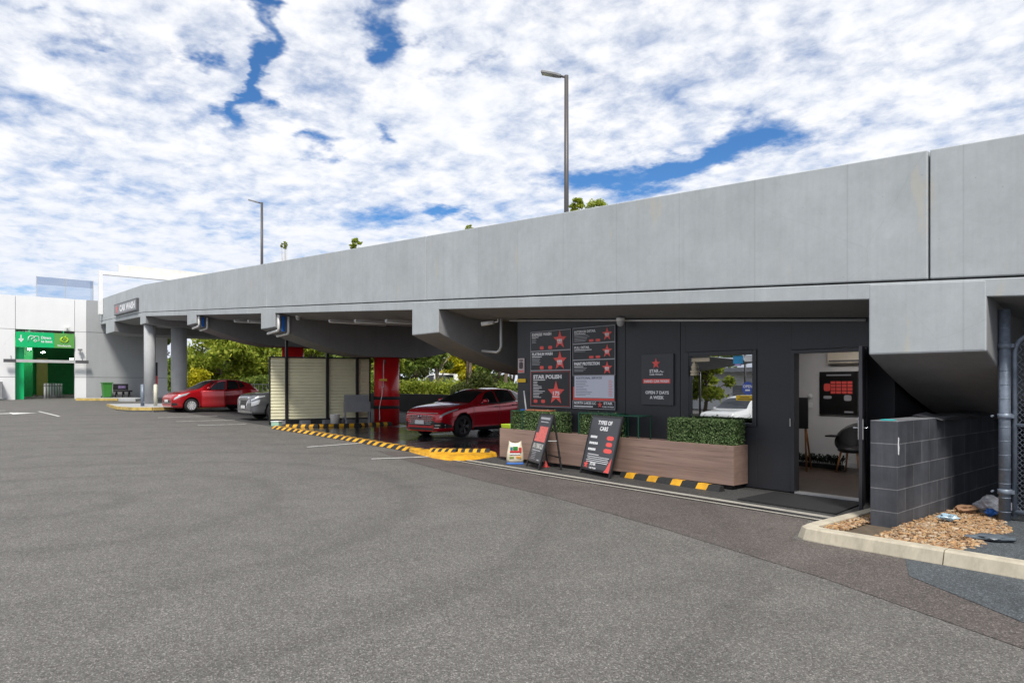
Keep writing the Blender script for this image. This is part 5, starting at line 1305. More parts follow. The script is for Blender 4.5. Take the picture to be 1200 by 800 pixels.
# little hatch car with raised tailgate
m.tube([(X_, 4.68, 4.28), (X_, 4.70, 4.55), (X_, 4.80, 4.64), (X_, 4.95, 4.62), (X_, 5.0, 4.5)], .025, 6); m.tube([(X_, 4.86, 4.36), (X_, 4.88, 4.5), (X_, 5.0, 4.5), (X_, 5.04, 4.62), (X_, 5.22, 4.62), (X_, 5.26, 4.34), (X_, 5.18, 4.34)], .022, 6)
m.tube([(X_, 5.05+.07*math.cos(a), 4.34+.07*math.sin(a)) for a in [2*math.pi*k/10 for k in range(11)]], .02, 6)
m.build('pictogram', TXT, es)
for tx_, sz, yy, zz, w_ in (('Direct', .24, 5.36, 4.47, .52), ('to boot', .24, 5.36, 4.24, .60), ('Woolworths', .17, 6.22, 4.02, .76)): MB().text(tx_, sz, (X_-.002, yy, zz), UY, UZ, bold=.03, width=w_).build('lettering', TXT, es)
m = MB(); cy, cz = 6.60, 4.46
for s in (-1, 1):
    m.tube([(X_, cy+s*(.02+.17*math.sin(a)), cz+.0-.15*math.cos(a)) for a in [R(q) for q in range(0, 171, 17)]], [.03+.025*math.sin(R(q)) for q in range(0, 171, 17)], 6)
m.tube([(X_, cy+.02, cz+.1), (X_, cy+.04, cz+.18), (X_, cy+.11, cz+.24)], .035, 6); m.tube([(X_, cy-.05, cz-.04), (X_, cy-.02, cz+.05), (X_, cy+.05, cz+.04), (X_, cy+.04, cz-.05)], .025, 6)
m.build('leaf_emblem', LIME, es)
hb = empty('height_bar', 'grey height limit bar hanging across the green entrance', 'barrier', (XB+.35, 5.6, 3.0))
MB().box(XB+.3, XB+.42, 3.42, 4.05, 2.95, 3.15).build('end_bar', DGREY, hb); MB().box(XB+.3, XB+.42, 7.17, 7.9, 2.95, 3.15).build('end_bar', DGREY, hb); MB().box(XB+.3, XB+.42, 4.055, 7.165, 2.96, 3.14).build('bar', LGREY, hb)
for yy in (3.8, 7.55): MB().tube([(XB+.36, yy, 3.15), (XB+.36, yy, 3.33), (XB+.002, yy, 3.36)], .015, 6).build('bracket', DGREY, hb)
for (yy, zz, lab) in ((6.75, 5.25, 'small white floodlight above the green entrance sign'), (7.45, 3.85, 'small grey floodlight right of the green entrance')):
    t = empty('flood_light', lab, 'light', (XB, yy, zz)); MB().box(XB+.1, XB+.3, yy-.12, yy+.12, zz-.06, zz+.06).build('housing', PLASTIC if zz > 5 else MGREY, t, bev=.02); MB().box(XB, XB+.1, yy-.03, yy+.03, zz-.02, zz+.02).build('bracket', LGREY, t)
tag(MB().box(XB+.02, XB+.62, 2.4, 3.35, .58, 1.7).box(XB+.03, XB+.63, 2.38, 3.37, 1.701, 1.76).build('metal_cabinet', MGREY, bev=.02), 'grey metal cabinet at the left edge beside the green entrance', 'cabinet')
gs = empty('rooftop_screen', 'clear panel screen on posts along the white building roof', 'screen', (XB-.6, 6.6, 7.05))
for y0, y1 in ((5.2, 6.75), (6.79, 8.3)):
    MB().box(XB-.62, XB-.60, y0, y1, 7.15, 8.0).build('pane', GLASS_C, gs); MB().box(XB-.66, XB-.64, y0, y1, 8.0, 8.5).build('top_pane', m_glass('tinted_screen', .2, (.6, .66, .76)) if 'tinted_screen' not in MATS else MATS['tinted_screen'], gs)
for yy in (5.18, 6.77, 8.32): MB().box(XB-.66, XB-.60, yy-.018, yy+.018, 7.05, 8.52).build('post', LGREY, gs)
ws_ = empty('wheelie_bin', 'green wheelie bin beside the black bench against the white building', 'bin', (-51.6, 8.9, .62))
m = MB(); vs = [(-51.9, 8.66, .74), (-51.4, 8.66, .74), (-51.4, 9.1, .74), (-51.9, 9.1, .74), (-51.98, 8.6, 1.66), (-51.3, 8.6, 1.66), (-51.3, 9.16, 1.66), (-51.98, 9.16, 1.66)]
m.add(vs, [(3, 2, 1, 0), (4, 5, 6, 7), (0, 1, 5, 4), (1, 2, 6, 5), (2, 3, 7, 6), (3, 0, 4, 7)]); m.build('bin_body', BING, ws_, bev=.03)
MB().box(-52.02, -51.25, 8.56, 9.2, 1.665, 1.73).build('lid', BING, ws_, bev=.03)
for yy in (8.62, 9.14): MB().lathe([(.001, -.03), (.1, -.03), (.1, .03), (.001, .03)], (-51.9, yy, .73), 16, axis='y').build('wheel', TYRE, ws_)
be = empty('bench', 'black bench with printed backrest against the white building wall', 'bench', (-51.6, 10.0, .62))
MB().box(-51.95, -51.45, 9.3, 10.35, 1.08, 1.2).build('seat', BLK, be, bev=.01); MB().box(-52.02, -51.96, 9.3, 10.2, 1.21, 1.62).build('backrest', BLK, be, bev=.01)
MB().box(-51.958, -51.952, 9.6, 10.05, 1.32, 1.5).build('back_print', mat('purple_print', (.25, .18, .35), .5, var=.6, vs=8), be)
for yy in (9.45, 9.85, 10.2): MB().bar((-51.9, yy, .7), (-51.7, yy, 1.08), .1).bar((-51.5, yy, .7), (-51.7, yy, 1.08), .1).build('leg', BLK, be)
for pts, z0 in (([(-51.9, 7.2), (-49.7, 6.9), (-47.6, 8.8), (-46.9, 9.6), (-52.3, 13)], .60), ([(-52.3, 1.0), (-51.0, 1.0), (-50.8, 3.0), (-52.3, 3.6)], .62)):
    tag(MB().pxy(pts, .3, z0+.12).build('footpath', CONC_COL, bev=.03), kind='structure')
m = MB(); 
for a, b in (((-49.7, 6.9), (-47.6, 8.8)), ((-50.95, 1.0), (-50.75, 3.0))): m.bar((a[0]+.03, a[1]-.03, .66), (b[0]+.03, b[1]-.03, .66), .06, .15)
tag(m.build('kerb_edging', YEL_F), kind='structure')
isl = [(-41.6, 7.2), (-36.6, 6.75), (-34.9, 7.0), (-34.2, 7.7), (-34.5, 8.6), (-36.0, 10.9), (-41.6, 11.2)]
tag(MB().pxy(isl, .1, .55).build('kerb_island', CONC_COL, bev=.04), kind='structure')
m = MB()
for a, b in zip(isl[0:5], isl[1:6]):
    d = (Vector(b)-Vector(a)).normalized(); n_ = Vector((d.y, -d.x))*.02; m.bar((a[0]+n_.x, a[1]+n_.y, .48), (b[0]+n_.x, b[1]+n_.y, .48), .07, .14)
tag(m.build('kerb_edging', YEL_F), kind='structure')
for (x, y, mm, lab) in ((-36.4, 7.75, STEEL, 'blue grey steel bollard left of the cream one on the kerb island'), (-36.1, 8.25, mat('cream_paint', (.6, .57, .47), .5), 'cream painted bollard beside the steel one on the kerb island')):
    t = empty('bollard', lab, 'bollard', (x, y, .55), 'bollards on the kerb island'); MB().cyl(x, y, .55, 1.55, .085, n=14).build('post_tube', mm, t); MB().lathe([(.085, 1.55), (.06, 1.59), (.001, 1.60)], (x, y, 0), 14).build('cap', mm, t)
tm = empty('totem_sign', 'narrow green, red and black standing sign behind the slim front pier', 'sign', (-43.2, 9.2, .5))
px_ = (-44.6, 10.0)
Mm = Matrix.Translation((px_[0], px_[1], 0)) @ Matrix.Rotation(.5, 4, 'Z')
for z0, z1, mm in ((.5, 1.6, GRN1), (1.6, 2.1, SRED), (2.1, 2.9, BLK)): MB().box(-.06, .06, -.35, .35, z0, z1-.005, 0, Mm).build('sign_panel', mm, tm)
# shop sign on the ramp end, gantry, railing
ss = empty('ramp_sign', 'grey car wash sign with white letters at the far end of the ramp parapet', 'sign', (-44.2, YF-.1, 5.8))
M2 = Matrix(((1, 0, 0, 0), (0, 1, 0, 0), (-.03, 0, 1, 0), (0, 0, 0, 1)))
sp = MB(); sp.pxz([(-47.1, 5.74), (-41.2, 5.60), (-41.2, 6.26), (-47.1, 6.40)], YF-.12, YF-.002); sp.build('sign_box', DGREY, ss)
MB().pxz([(-47.04, 5.79), (-41.26, 5.655), (-41.26, 6.20), (-47.04, 6.34)], YF-.126, YF-.121).build('sign_face', mat('sign_face_grey', (.22, .23, .25), .5), ss)
ud = Vector((5.78, 0, -.135)).normalized()
MB().text('CAR WASH', .5, (-45.5, YF-.127, 5.87), ud, EZ, bold=.04, width=3.9).build('lettering', TXT, ss)
MB().star((-46.3, YF-.127, 6.06), .30, ud, EZ, .004).build('star_emblem', SRED, ss)
gn = empty('height_gantry', 'white square frame gantry over the top end of the ramp', 'gantry', (-51.4, 8.5, 6.2))
MB().box(-51.6, -51.2, 8.36, 8.59, 6.15, 8.75).build('post', WHITE, gn, bev=.01); MB().box(-51.6, -51.2, 17.42, 17.65, 6.15, 8.75).build('post', WHITE, gn, bev=.01)
MB().box(-51.58, -51.22, 8.36, 17.65, 8.755, 9.0).build('cross_beam', WHITE, gn, bev=.01); MB().box(-51.9, -51.8, 9.6, 16.5, 8.9, 9.6).build('board', mat('board_cream', (.78, .76, .7), .6), gn)
ra = empty('railing', 'pale tubular railing behind the red hatchback and round piers', 'railing', (-46, 17.4, .5))
m = MB()
for z in (1.65, 1.1): m.bar((-56, 17.4, z), (-40, 17.4, z-.1), .05)
m.build('rail', LGREY, ra)
for i in range(22): x = -56+i*.76; MB().bar((x, 17.4, .45), (x, 17.4, 1.66-.1*(i/21)), .035).build('baluster', LGREY, ra)

# ------------------------------------------------------------------ lamp posts on the ramp
def lamp_post(x, y, ztop, lab, tilt=.35):
    z0 = zg(x)+.16; t = empty('lamp_post', lab, 'street lamp', (x, y, z0), 'lamp posts on the ramp')
    MB().tube([(x, y, z0), (x, y, ztop)], [.095, .075], 12).build('pole', POLE, t); MB().box(x-.2, x+.2, y-.2, y+.2, z0+.003, z0+.03).build('base_plate', POLE, t)
    hd = Vector((-.72, -.55, .25)).normalized(); a = Vector((x, y, ztop-.06))
    MB().tube([a, a+hd*.22], .04, 10).build('arm', POLE, t)
    sd_ = hd.cross(EZ).normalized(); up = sd_.cross(hd); M = Matrix((sd_, hd, up)).transposed().to_4x4(); M.translation = a+hd*.2
    m = MB(); m.prism([(-.09, 0), (.09, 0), (.15, .2), (.15, .72), (-.15, .72), (-.15, .2)], lambda p, q: M @ Vector((p, q, -.03)), lambda p, q: M @ Vector((p, q, .05))); m.build('lamp_head', MGREY, t, bev=.012)
    MB().box(-.11, .11, .3, .66, -.042, -.031, 0, M).build('lens', LAMPG, t)
lamp_post(-17.0, 17.0, 12.42, 'tall dark lamp post on the ramp left of the treetops')
lamp_post(-43.2, 16.0, 13.1, 'distant dark lamp post on the upper end of the ramp')

# ------------------------------------------------------------------ trees
def tree(name, label, x, y, h, cw, kind, seed, trunk_h=.35, n=5200, size=.17, bark=None, group='trees behind the ramp', blobs=26, tr=.16, flat=.75):
    rs = np.random.default_rng(seed); z0 = gz(x, y); t = empty(name, label, 'tree', (x, y, z0), group)
    m = MB(); top = Vector((x+rs.normal()*.25, y+rs.normal()*.25, z0+h*.86)); base = Vector((x, y, z0-.05)); pts = [base, base.lerp(top, .4)+Vector((rs.normal()*.12, rs.normal()*.12, 0)), top]
    m.tube(pts, [tr, tr*.7, tr*.2], 9)
    cb = []; hc = h*(1-trunk_h)
    for i in range(blobs):
        u = rs.uniform(0, 1); zz = trunk_h*h+hc*u; rad = cw*.5*math.sin(math.pi*min(.98, max(.12, .18+.72*u)))**.8
        a = rs.uniform(0, 6.283); rr = rad*math.sqrt(rs.uniform(.08, 1)); c = Vector((x+rr*math.cos(a), y+rr*math.sin(a), z0+zz)); cb.append((c, cw*rs.uniform(.11, .22)))
        if i < 14:
            s = pts[0].lerp(top, .25+.6*u*.8); m.tube([s, s.lerp(c, .55)+Vector((0, 0, -.08*cw*.3)), c], [tr*.38, tr*.24, tr*.08], 6)
    m.build('trunk', bark or BARK, t); P = []
    for i in range(n):
        c, r = cb[rs.integers(0, len(cb))]; d = rs.normal(size=3); d /= np.linalg.norm(d); q = r*rs.uniform(.35, 1.08)
        P.append((c.x+d[0]*q, c.y+d[1]*q, c.z+d[2]*q*flat))
    leaf_cloud(MB(), P, size, rs=rs).build('crown', kind, t)
    return t
TREES = [
    (('broadleaf_tree', 'dark green tree in the gap between the left piers', -86.43, 18.84, 7.68, 4.88, LEAF_D, 1), dict(n=4500, size=0.28)),
    (('broadleaf_tree', 'low green tree behind the thick round pier', -79.84, 20.41, 3.16, 5.55, LEAF_G, 2), dict(n=5000, size=0.26)),
    (('broadleaf_tree', 'broad yellow green tree directly behind the red hatchback', -64.17, 20.29, 5.35, 6.04, LEAF_Y, 3), dict(n=9000, size=0.21, trunk_h=0.2, blobs=44)),
    (('broadleaf_tree', 'rounded yellow green tree right of the broad one behind the grey car', -65.32, 25.11, 5.96, 5.78, LEAF_Y, 4), dict(n=8000, size=0.21, trunk_h=0.22, blobs=38)),
    (('broadleaf_tree', 'distant low green tree under the patch of blue sky', -94.91, 27.39, 3.78, 6.75, LEAF_G, 5), dict(n=4000, size=0.3, trunk_h=0.15)),
    (('broadleaf_tree', 'yellow green tree showing above the left half of the screen', -53.51, 23.54, 5.43, 3.92, LEAF_Y, 6), dict(n=7000, size=0.2, blobs=34)),
    (('broadleaf_tree', 'green tree showing above the right half of the screen', -47.67, 24.24, 5.33, 3.90, LEAF_G, 7), dict(n=7000, size=0.2, blobs=34)),
    (('broadleaf_tree', 'yellow green tree behind the red column', -44.21, 25.21, 4.73, 2.88, LEAF_Y, 8), dict(n=6000, size=0.19)),
    (('gum_tree', 'green gum tree with a slim dark trunk right of the red column', -47.70, 30.36, 5.66, 3.92, LEAF_G, 9), dict(n=6500, size=0.2, trunk_h=0.4, tr=0.2)),
    (('gum_tree', 'gum tree with pale forked trunk and thin crown behind the van', -38.18, 26.12, 4.77, 2.30, LEAF_G, 10), dict(n=2600, size=0.17, trunk_h=0.45, tr=0.2, bark=BARK_P, blobs=18)),
    (('broadleaf_tree', 'bright yellow tree behind the dark clipped bushes', -48.34, 35.78, 5.98, 4.20, LEAF_GOLD, 11), dict(n=9000, size=0.2, trunk_h=0.25, blobs=40)),
    (('gum_tree', 'gum tree with straight brown trunk right of the bright yellow tree', -28.97, 21.50, 5.41, 1.35, LEAF_G, 12), dict(n=2200, size=0.16, trunk_h=0.62, tr=0.17, blobs=14)),
    (('broadleaf_tree', 'mid green tree beside the left corner of the office', -40.16, 33.04, 5.33, 3.90, LEAF_G, 13), dict(n=7000, size=0.2, trunk_h=0.2)),
    (('gum_tree', 'slim gum trunk showing at the edge of the office wall', -28.89, 24.69, 4.69, 1.14, LEAF_G, 14), dict(n=2000, size=0.16, trunk_h=0.6, tr=0.16, blobs=12)),
    (('broadleaf_tree', 'dark distant tree behind the gum trees', -73.65, 44.63, 6.59, 7.44, LEAF_D, 15), dict(n=5000, size=0.3, trunk_h=0.12)),
    (('broadleaf_tree', 'wide dark distant tree behind the bright yellow one', -69.82, 53.74, 7.23, 9.90, LEAF_D, 16), dict(n=6000, size=0.32, trunk_h=0.1)),
    (('broadleaf_tree', 'wide dark distant tree behind the cream screen', -82.67, 38.67, 6.79, 9.90, LEAF_D, 17), dict(n=6000, size=0.32, trunk_h=0.1)),
    (('broadleaf_tree', 'dark distant tree filling the gap behind the red hatchback', -96.56, 33.16, 5.36, 13.06, LEAF_D, 18), dict(n=6500, size=0.34, trunk_h=0.1)),
    (('slender_tree', 'small round treetop on a thin stem above the ramp edge', -47.29, 24.68, 12.10, 0.84, LEAF_Y, 19), dict(n=1500, size=0.07, trunk_h=0.935, tr=0.06, blobs=30, flat=0.5)),
    (('slender_tree', 'tiny far treetop on a thin pale stem above the ramp', -58.65, 23.68, 13.38, 0.60, LEAF_Y, 20), dict(n=700, size=0.07, trunk_h=0.955, tr=0.05, blobs=16, flat=0.4, bark=BARK_P)),
    (('slender_tree', 'green treetop close right of the tall lamp post', -30.77, 31.72, 13.21, 0.99, LEAF_Y, 21), dict(n=2600, size=0.075, trunk_h=0.9, tr=0.1, blobs=40)),
    (('slender_tree', 'wider green treetop second to the right of the tall lamp post', -31.35, 34.13, 13.74, 1.38, LEAF_Y, 22), dict(n=3200, size=0.075, trunk_h=0.9, tr=0.1, blobs=46)),
    (('slender_tree', 'small low treetop just above the middle of the parapet', -36.87, 27.65, 11.92, 0.57, LEAF_Y, 23), dict(n=700, size=0.07, trunk_h=0.94, tr=0.06, blobs=20, flat=0.5)),
    (('broadleaf_tree', 'small yellow tree in front of the shed beside the first sail', -29.00, -24.00, 4.20, 3.60, LEAF_Y, 61), dict(n=2500, size=.2, group='trees across the parking lot')),
    (('broadleaf_tree', 'small green tree in front of the shed left of the yellow one', -33.50, -23.00, 4.60, 3.40, LEAF_G, 62), dict(n=2500, size=.2, group='trees across the parking lot')),
    (('broadleaf_tree', 'tree in front of the long shed at its far left', -50.00, -27.00, 6.50, 5.20, LEAF_G, 40), dict(n=3000, size=.3, group='trees across the parking lot')),
    (('broadleaf_tree', 'second tree in front of the long shed', -44.00, -28.00, 6.00, 4.80, LEAF_G, 41), dict(n=3000, size=.3, group='trees across the parking lot')),
    (('broadleaf_tree', 'tree rising behind the left half of the shed', -38.00, -38.00, 8.00, 6.40, LEAF_G, 42), dict(n=3000, size=.3, group='trees across the parking lot')),
    (('broadleaf_tree', 'tallest tree rising behind the middle of the shed', -29.00, -40.00, 9.00, 7.20, LEAF_G, 43), dict(n=3000, size=.3, group='trees across the parking lot')),
    (('broadleaf_tree', 'tree past the far end of the shed', -62.00, -30.00, 7.00, 5.60, LEAF_G, 44), dict(n=3000, size=.3, group='trees across the parking lot')),
    (('broadleaf_tree', 'tree rising behind the right end of the shed', -20.00, -41.00, 8.00, 6.40, LEAF_G, 45), dict(n=3000, size=.3, group='trees across the parking lot'))]
for a in TREES: tree(*a[0], **a[1])
def bushrow(name, label, cat, pts, w, h, kind, n, size, seed, group=None, zb=0.15):
    rs = np.random.default_rng(seed); x0, y0 = pts[0]; t = empty(name, label, cat, (x0, y0, gz(x0, y0)), group); P = []
    for i in range(n):
        u = rs.uniform(0, len(pts)-1.001); k_ = int(u); f = u-k_; x = pts[k_][0]*(1-f)+pts[k_+1][0]*f; y = pts[k_][1]*(1-f)+pts[k_+1][1]*f
        a = rs.uniform(0, 6.283); r = math.sqrt(rs.uniform(.2, 1)); hh = h*(1+.12*math.sin(u*5+seed)+.08*math.sin(u*13))
        P.append((x+rs.normal()*.12+w/2*r*math.cos(a), y+rs.normal()*.12+w/2*r*math.sin(a)*.9, gz(x, y)+zb+(hh-zb)*rs.uniform(0, 1)**.6*(1-.25*r*r)))
    leaf_cloud(MB(), P, size, rs=rs).build('foliage', kind, t)
    m = MB()
    for k_ in range(len(pts)-1):
        for q in range(3):
            x = pts[k_][0]+(pts[k_+1][0]-pts[k_][0])*q/3; y = pts[k_][1]+(pts[k_+1][1]-pts[k_][1])*q/3; m.tube([(x, y, gz(x, y)-.05), (x+.1, y, gz(x, y)+h*.7)], [.04, .015], 6)
    m.build('stems', BARK, t); return t
bushrow('hedge', 'long low yellow green hedge behind the black wall right of the red column', 'hedge', [(-33.48, 19.3), (-32.62, 20.31), (-31.69, 21.4), (-30.92, 22.3), (-30.15, 23.2)], 1.50, 1.55, LEAF_Y, 9000, 0.1, 1)
bushrow('clipped_bush', 'dark rounded clipped bush standing above the crimson car', 'bush', [(-27.09, 20.63), (-26.84, 20.92), (-26.59, 21.21)], 0.80, 1.95, LEAF_D, 5000, 0.08, 2)
bushrow('clipped_bush', 'brown tinged low clipped bush left of the dark rounded one', 'bush', [(-28.02, 20.31), (-27.74, 20.64)], 0.80, 1.45, LEAF_D, 2500, 0.08, 3)
bushrow('hedge', 'bright green hedge beside the office corner above the crimson car', 'hedge', [(-27.83, 22.84), (-27.45, 23.28), (-26.99, 23.83)], 1.30, 1.45, LEAF_G, 5000, 0.1, 4)
bushrow('shrub', 'golden shrub beside the thick round pier behind the red hatchback', 'shrub', [(-61.73, 16.99), (-61.4, 17.38), (-61.12, 17.71)], 1.00, 2.10, LEAF_GOLD, 2200, 0.14, 5)
bushrow('hedge', 'low green hedge running behind the red and grey cars', 'hedge', [(-67.79, 16.04), (-65.78, 18.4), (-63.77, 20.76), (-61.76, 23.12), (-59.75, 25.48), (-57.24, 28.42), (-55.23, 30.78)], 1.80, 1.60, LEAF_G, 9000, 0.16, 6)
bushrow('hedge', 'green undergrowth hedge behind the cream screen', 'hedge', [(-44.1, 17.63), (-42.64, 19.35), (-41.18, 21.06), (-39.72, 22.77)], 1.80, 1.90, LEAF_G, 7000, 0.13, 7)

# ------------------------------------------------------------------ what the office window mirrors
rb = empty('long_shed', 'long pale shed with a flat roof across the parking lot', 'building', (-32, -33, -.9))
MB().box(-62, -16, -36, -32, -1, 2.6).build('wall', CONC_W, rb); MB().box(-63, -15, -37, -30.5, 2.605, 2.95).build('roof', ROOFM, rb)
for x in (-58, -47, -36, -25): MB().box(x-.15, x+.15, -31.2, -30.9, -.9, 2.6).build('pillar', DGREY, rb)
for x in (-53, -41, -30, -20): MB().box(x-1.6, x+1.6, -32.02, -31.98, -.9, 1.5).build('roller_door', MGREY, rb)
for i, (cx, cy) in enumerate(((-22, -17), (-31, -21), (-12, -20))):
    t = empty('shade_sail', ['grey shade sail nearest over the white wagon', 'grey shade sail farther along the parking lot', 'grey shade sail at the end of the parking row'][i], 'shade sail', (cx, cy, -.9), 'shade sails over the parking lot')
    vs = []; fs = []; n = 8
    C4 = [(cx-5, cy-3.5, 2.5), (cx+5, cy-3.5, 3.6), (cx+5, cy+3.5, 2.6), (cx-5, cy+3.5, 3.7)]
    for j in range(n+1):
        for k_ in range(n+1):
            u, v = k_/n, j/n; p = (Vector(C4[0])*(1-u)+Vector(C4[1])*u)*(1-v)+(Vector(C4[3])*(1-u)+Vector(C4[2])*u)*v
            cc = Vector((cx, cy, p.z)); p = p.lerp(cc, .12*(4*u*(1-u) if j in (0, n) else 0)+.12*(4*v*(1-v) if k_ in (0, n) else 0)); vs.append(p)
    fs = [(j*(n+1)+k_, j*(n+1)+k_+1, (j+1)*(n+1)+k_+1, (j+1)*(n+1)+k_) for j in range(n) for k_ in range(n)]
    s_ = MB().add(vs, fs, 0, True).build('sail', SAIL, t); s_.modifiers.new('thick', 'SOLIDIFY').thickness = .01
    for c in C4: MB().cyl(c[0], c[1], -1, c[2]+.1, .08, n=10).build('post', POLE, t)

# ------------------------------------------------------------------ sun, sky, camera
EL, AZ = 56.0, -36.0      # elevation, angle from +X towards +Y
sd_ = Vector((math.cos(R(EL))*math.cos(R(AZ)), math.cos(R(EL))*math.sin(R(AZ)), math.sin(R(EL))))
L = bpy.data.lights.new('sun', 'SUN'); L.energy = 2.8; L.angle = R(12); L.color = (1, .96, .89)
so = bpy.data.objects.new('sun', L); COL.objects.link(so); so.rotation_euler = sd_.to_track_quat('Z', 'Y').to_euler(); so.location = (10, -10, 30)
W = bpy.data.worlds.new('World'); scn.world = W; W.use_nodes = True; t = W.node_tree; t.nodes.clear()
sky = N(t, 'ShaderNodeTexSky', sky_type='NISHITA'); sky.sun_disc = False; sky.sun_elevation = R(EL); sky.sun_rotation = R(90-AZ); sky.air_density = 1.0; sky.dust_density = .4; sky.ozone_density = 2.5
bg = N(t, 'ShaderNodeBackground'); bg.inputs[1].default_value = .095
tint = N(t, 'ShaderNodeMix', data_type='RGBA', blend_type='MULTIPLY'); tint.inputs[0].default_value = 1; tint.inputs[7].default_value = (.40, .70, .98, 1)
t.links.new(sky.outputs[0], tint.inputs[6]); t.links.new(tint.outputs[2], bg.inputs[0])
gen = N(t, 'ShaderNodeTexCoord').outputs['Generated']
sx = N(t, 'ShaderNodeSeparateXYZ'); t.links.new(gen, sx.inputs[0])
def math_(op, a, b=None, clamp=False):
    n = N(t, 'ShaderNodeMath', operation=op); n.use_clamp = clamp
    for i, q in enumerate((a, b)):
        if q is None: continue
        if isinstance(q, (int, float)): n.inputs[i].default_value = q
        else: t.links.new(q, n.inputs[i])
    return n.outputs[0]
zz = math_('ADD', math_('MAXIMUM', sx.outputs[2], 0.0), .14)
cp = N(t, 'ShaderNodeCombineXYZ'); t.links.new(math_('DIVIDE', sx.outputs[0], zz), cp.inputs[0]); t.links.new(math_('DIVIDE', sx.outputs[1], zz), cp.inputs[1])
cv = cp.outputs[0]
def nz(scale, det, rough, dist=0, off=(0, 0, 0)):
    mp = N(t, 'ShaderNodeMapping'); mp.inputs['Location'].default_value = off; t.links.new(cv, mp.inputs[0])
    n = N(t, 'ShaderNodeTexNoise'); n.inputs['Scale'].default_value = scale; n.inputs['Detail'].default_value = det; n.inputs['Roughness'].default_value = rough; n.inputs['Distortion'].default_value = dist
    t.links.new(mp.outputs[0], n.inputs['Vector']); return n
n1 = nz(1.6, 10, .62, .2).outputs['Fac']; n2 = nz(11.0, 7, .6, .2, (3, 1, 0)).outputs['Fac']; n3 = nz(4.6, 8, .62, .1, (7, 2, 0)).outputs['Fac']
dw = nz(3.2, 5, .6, 0, (1, 5, 0)).outputs['Color']
dv_ = N(t, 'ShaderNodeVectorMath', operation='SUBTRACT'); t.links.new(dw, dv_.inputs[0]); dv_.inputs[1].default_value = (.5, .5, .5)
ds = N(t, 'ShaderNodeVectorMath', operation='SCALE'); t.links.new(dv_.outputs[0], ds.inputs[0]); ds.inputs['Scale'].default_value = .55
da_ = N(t, 'ShaderNodeVectorMath', operation='ADD'); t.links.new(cv, da_.inputs[0]); t.links.new(ds.outputs[0], da_.inputs[1])
GAPS = [
    (-1.279, 0.782, 2.217, 0.134, 0.065, 0.30),
    (-1.383, 0.482, 1.723, 0.091, 0.062, 0.30),
    (-1.616, 0.604, 2.797, 0.367, 0.046, 0.26),
    (-1.846, 0.649, 2.878, 0.288, 0.043, 0.15),
    (-1.173, 1.793, 0.054, 0.427, 0.149, 0.40),
    (-1.481, 1.674, 0.604, 0.279, 0.100, 0.22),
    (-2.070, 1.494, 2.180, 0.130, 0.075, 0.26),
    (-2.251, 1.323, 0.669, 0.275, 0.116, 0.20),
    (-1.616, 0.444, 2.557, 0.074, 0.038, 0.17),
    (-1.725, 0.987, 2.234, 0.077, 0.047, 0.20),
    (-1.912, 0.826, 1.858, 0.059, 0.072, 0.20),
    (-1.713, 0.277, 0.164, 0.100, 0.035, 0.11),
    (-2.005, 0.160, 1.908, 0.097, 0.109, 0.10),
    (-2.487, 0.462, 1.703, 0.252, 0.219, 0.09),
    (-0.778, 1.518, 0.541, 0.283, 0.121, 0.08),
    (-3.953, 0.303, 1.303, 0.334, 0.165, 0.20),
    (-1.327, 1.001, 2.703, 0.101, 0.039, 0.12),
    (-1.705, 0.170, 0.363, 0.066, 0.027, 0.10)]
tot = None
for (cx, cy, ang, ra_, rb_, st_) in GAPS:
    mp = N(t, 'ShaderNodeMapping', vector_type='TEXTURE'); mp.inputs['Location'].default_value = (cx, cy, 0); mp.inputs['Rotation'].default_value = (0, 0, ang); mp.inputs['Scale'].default_value = (ra_, rb_, 1)
    t.links.new(da_.outputs[0], mp.inputs[0]); ln = N(t, 'ShaderNodeVectorMath', operation='LENGTH'); t.links.new(mp.outputs[0], ln.inputs[0])
    q = math_('MULTIPLY', math_('SUBTRACT', 1.0, ln.outputs['Value'], True), st_)
    tot = q if tot is None else math_('ADD', tot, q)
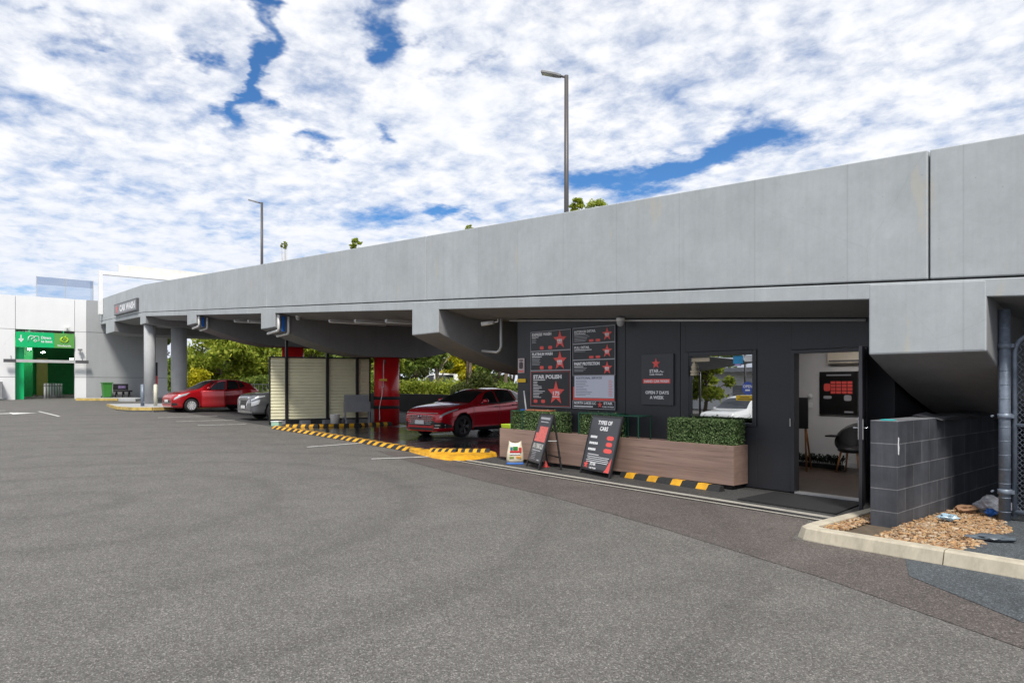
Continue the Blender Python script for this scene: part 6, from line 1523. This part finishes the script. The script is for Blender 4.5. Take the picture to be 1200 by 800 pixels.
dens = math_('ADD', math_('MULTIPLY', n1, .34), math_('ADD', math_('MULTIPLY', n3, .32), math_('MULTIPLY', n2, .34)))
dens = math_('ADD', math_('SUBTRACT', dens, tot), math_('MULTIPLY', math_('SUBTRACT', 1.0, math_('MULTIPLY', sx.outputs[2], 5.0), True), .10))
mr = N(t, 'ShaderNodeMapRange', interpolation_type='SMOOTHSTEP'); mr.inputs[1].default_value = .27; mr.inputs[2].default_value = .56; t.links.new(dens, mr.inputs[0])
cov = mr.outputs[0]
ccol = ramp(t, math_('ADD', math_('MULTIPLY', n2, .5), math_('MULTIPLY', n3, .5)), [(.36, (.74, .79, .89)), (.47, (.85, .88, .94)), (.60, (.98, .98, 1.0))])
hz = math_('MULTIPLY', math_('SUBTRACT', 1.0, math_('MULTIPLY', sx.outputs[2], 3.2), True), .75)
ccol = mixc(t, hz, ccol, (.70, .765, .90))
cb_ = N(t, 'ShaderNodeBackground'); cb_.inputs[1].default_value = .73; t.links.new(ccol, cb_.inputs[0])
mx = N(t, 'ShaderNodeMixShader'); t.links.new(cov, mx.inputs[0]); t.links.new(bg.outputs[0], mx.inputs[1]); t.links.new(cb_.outputs[0], mx.inputs[2])
ow = N(t, 'ShaderNodeOutputWorld'); t.links.new(mx.outputs[0], ow.inputs[0])

cam = bpy.data.cameras.new('camera'); cam.sensor_width = 36; cam.lens = 24; cam.clip_end = 6000; cam.clip_start = .05; cam.shift_y = 50/1200
co_ = bpy.data.objects.new('camera', cam); COL.objects.link(co_); co_.location = (0, 0, 1.6); co_.rotation_euler = (R(90), 0, math.atan2(.7610, .6487)); scn.camera = co_
vs_ = scn.view_settings; vs_.view_transform = 'Standard'; vs_.look = 'None'; vs_.exposure = .54; vs_.gamma = 1; vs_.use_curve_mapping = False
scn.cycles.max_bounces = 8; scn.cycles.diffuse_bounces = 4; scn.cycles.glossy_bounces = 4; scn.cycles.transparent_max_bounces = 8; scn.cycles.use_denoising = True
scn.cycles.sample_clamp_indirect = 6; scn.cycles.caustics_reflective = False; scn.cycles.caustics_refractive = False
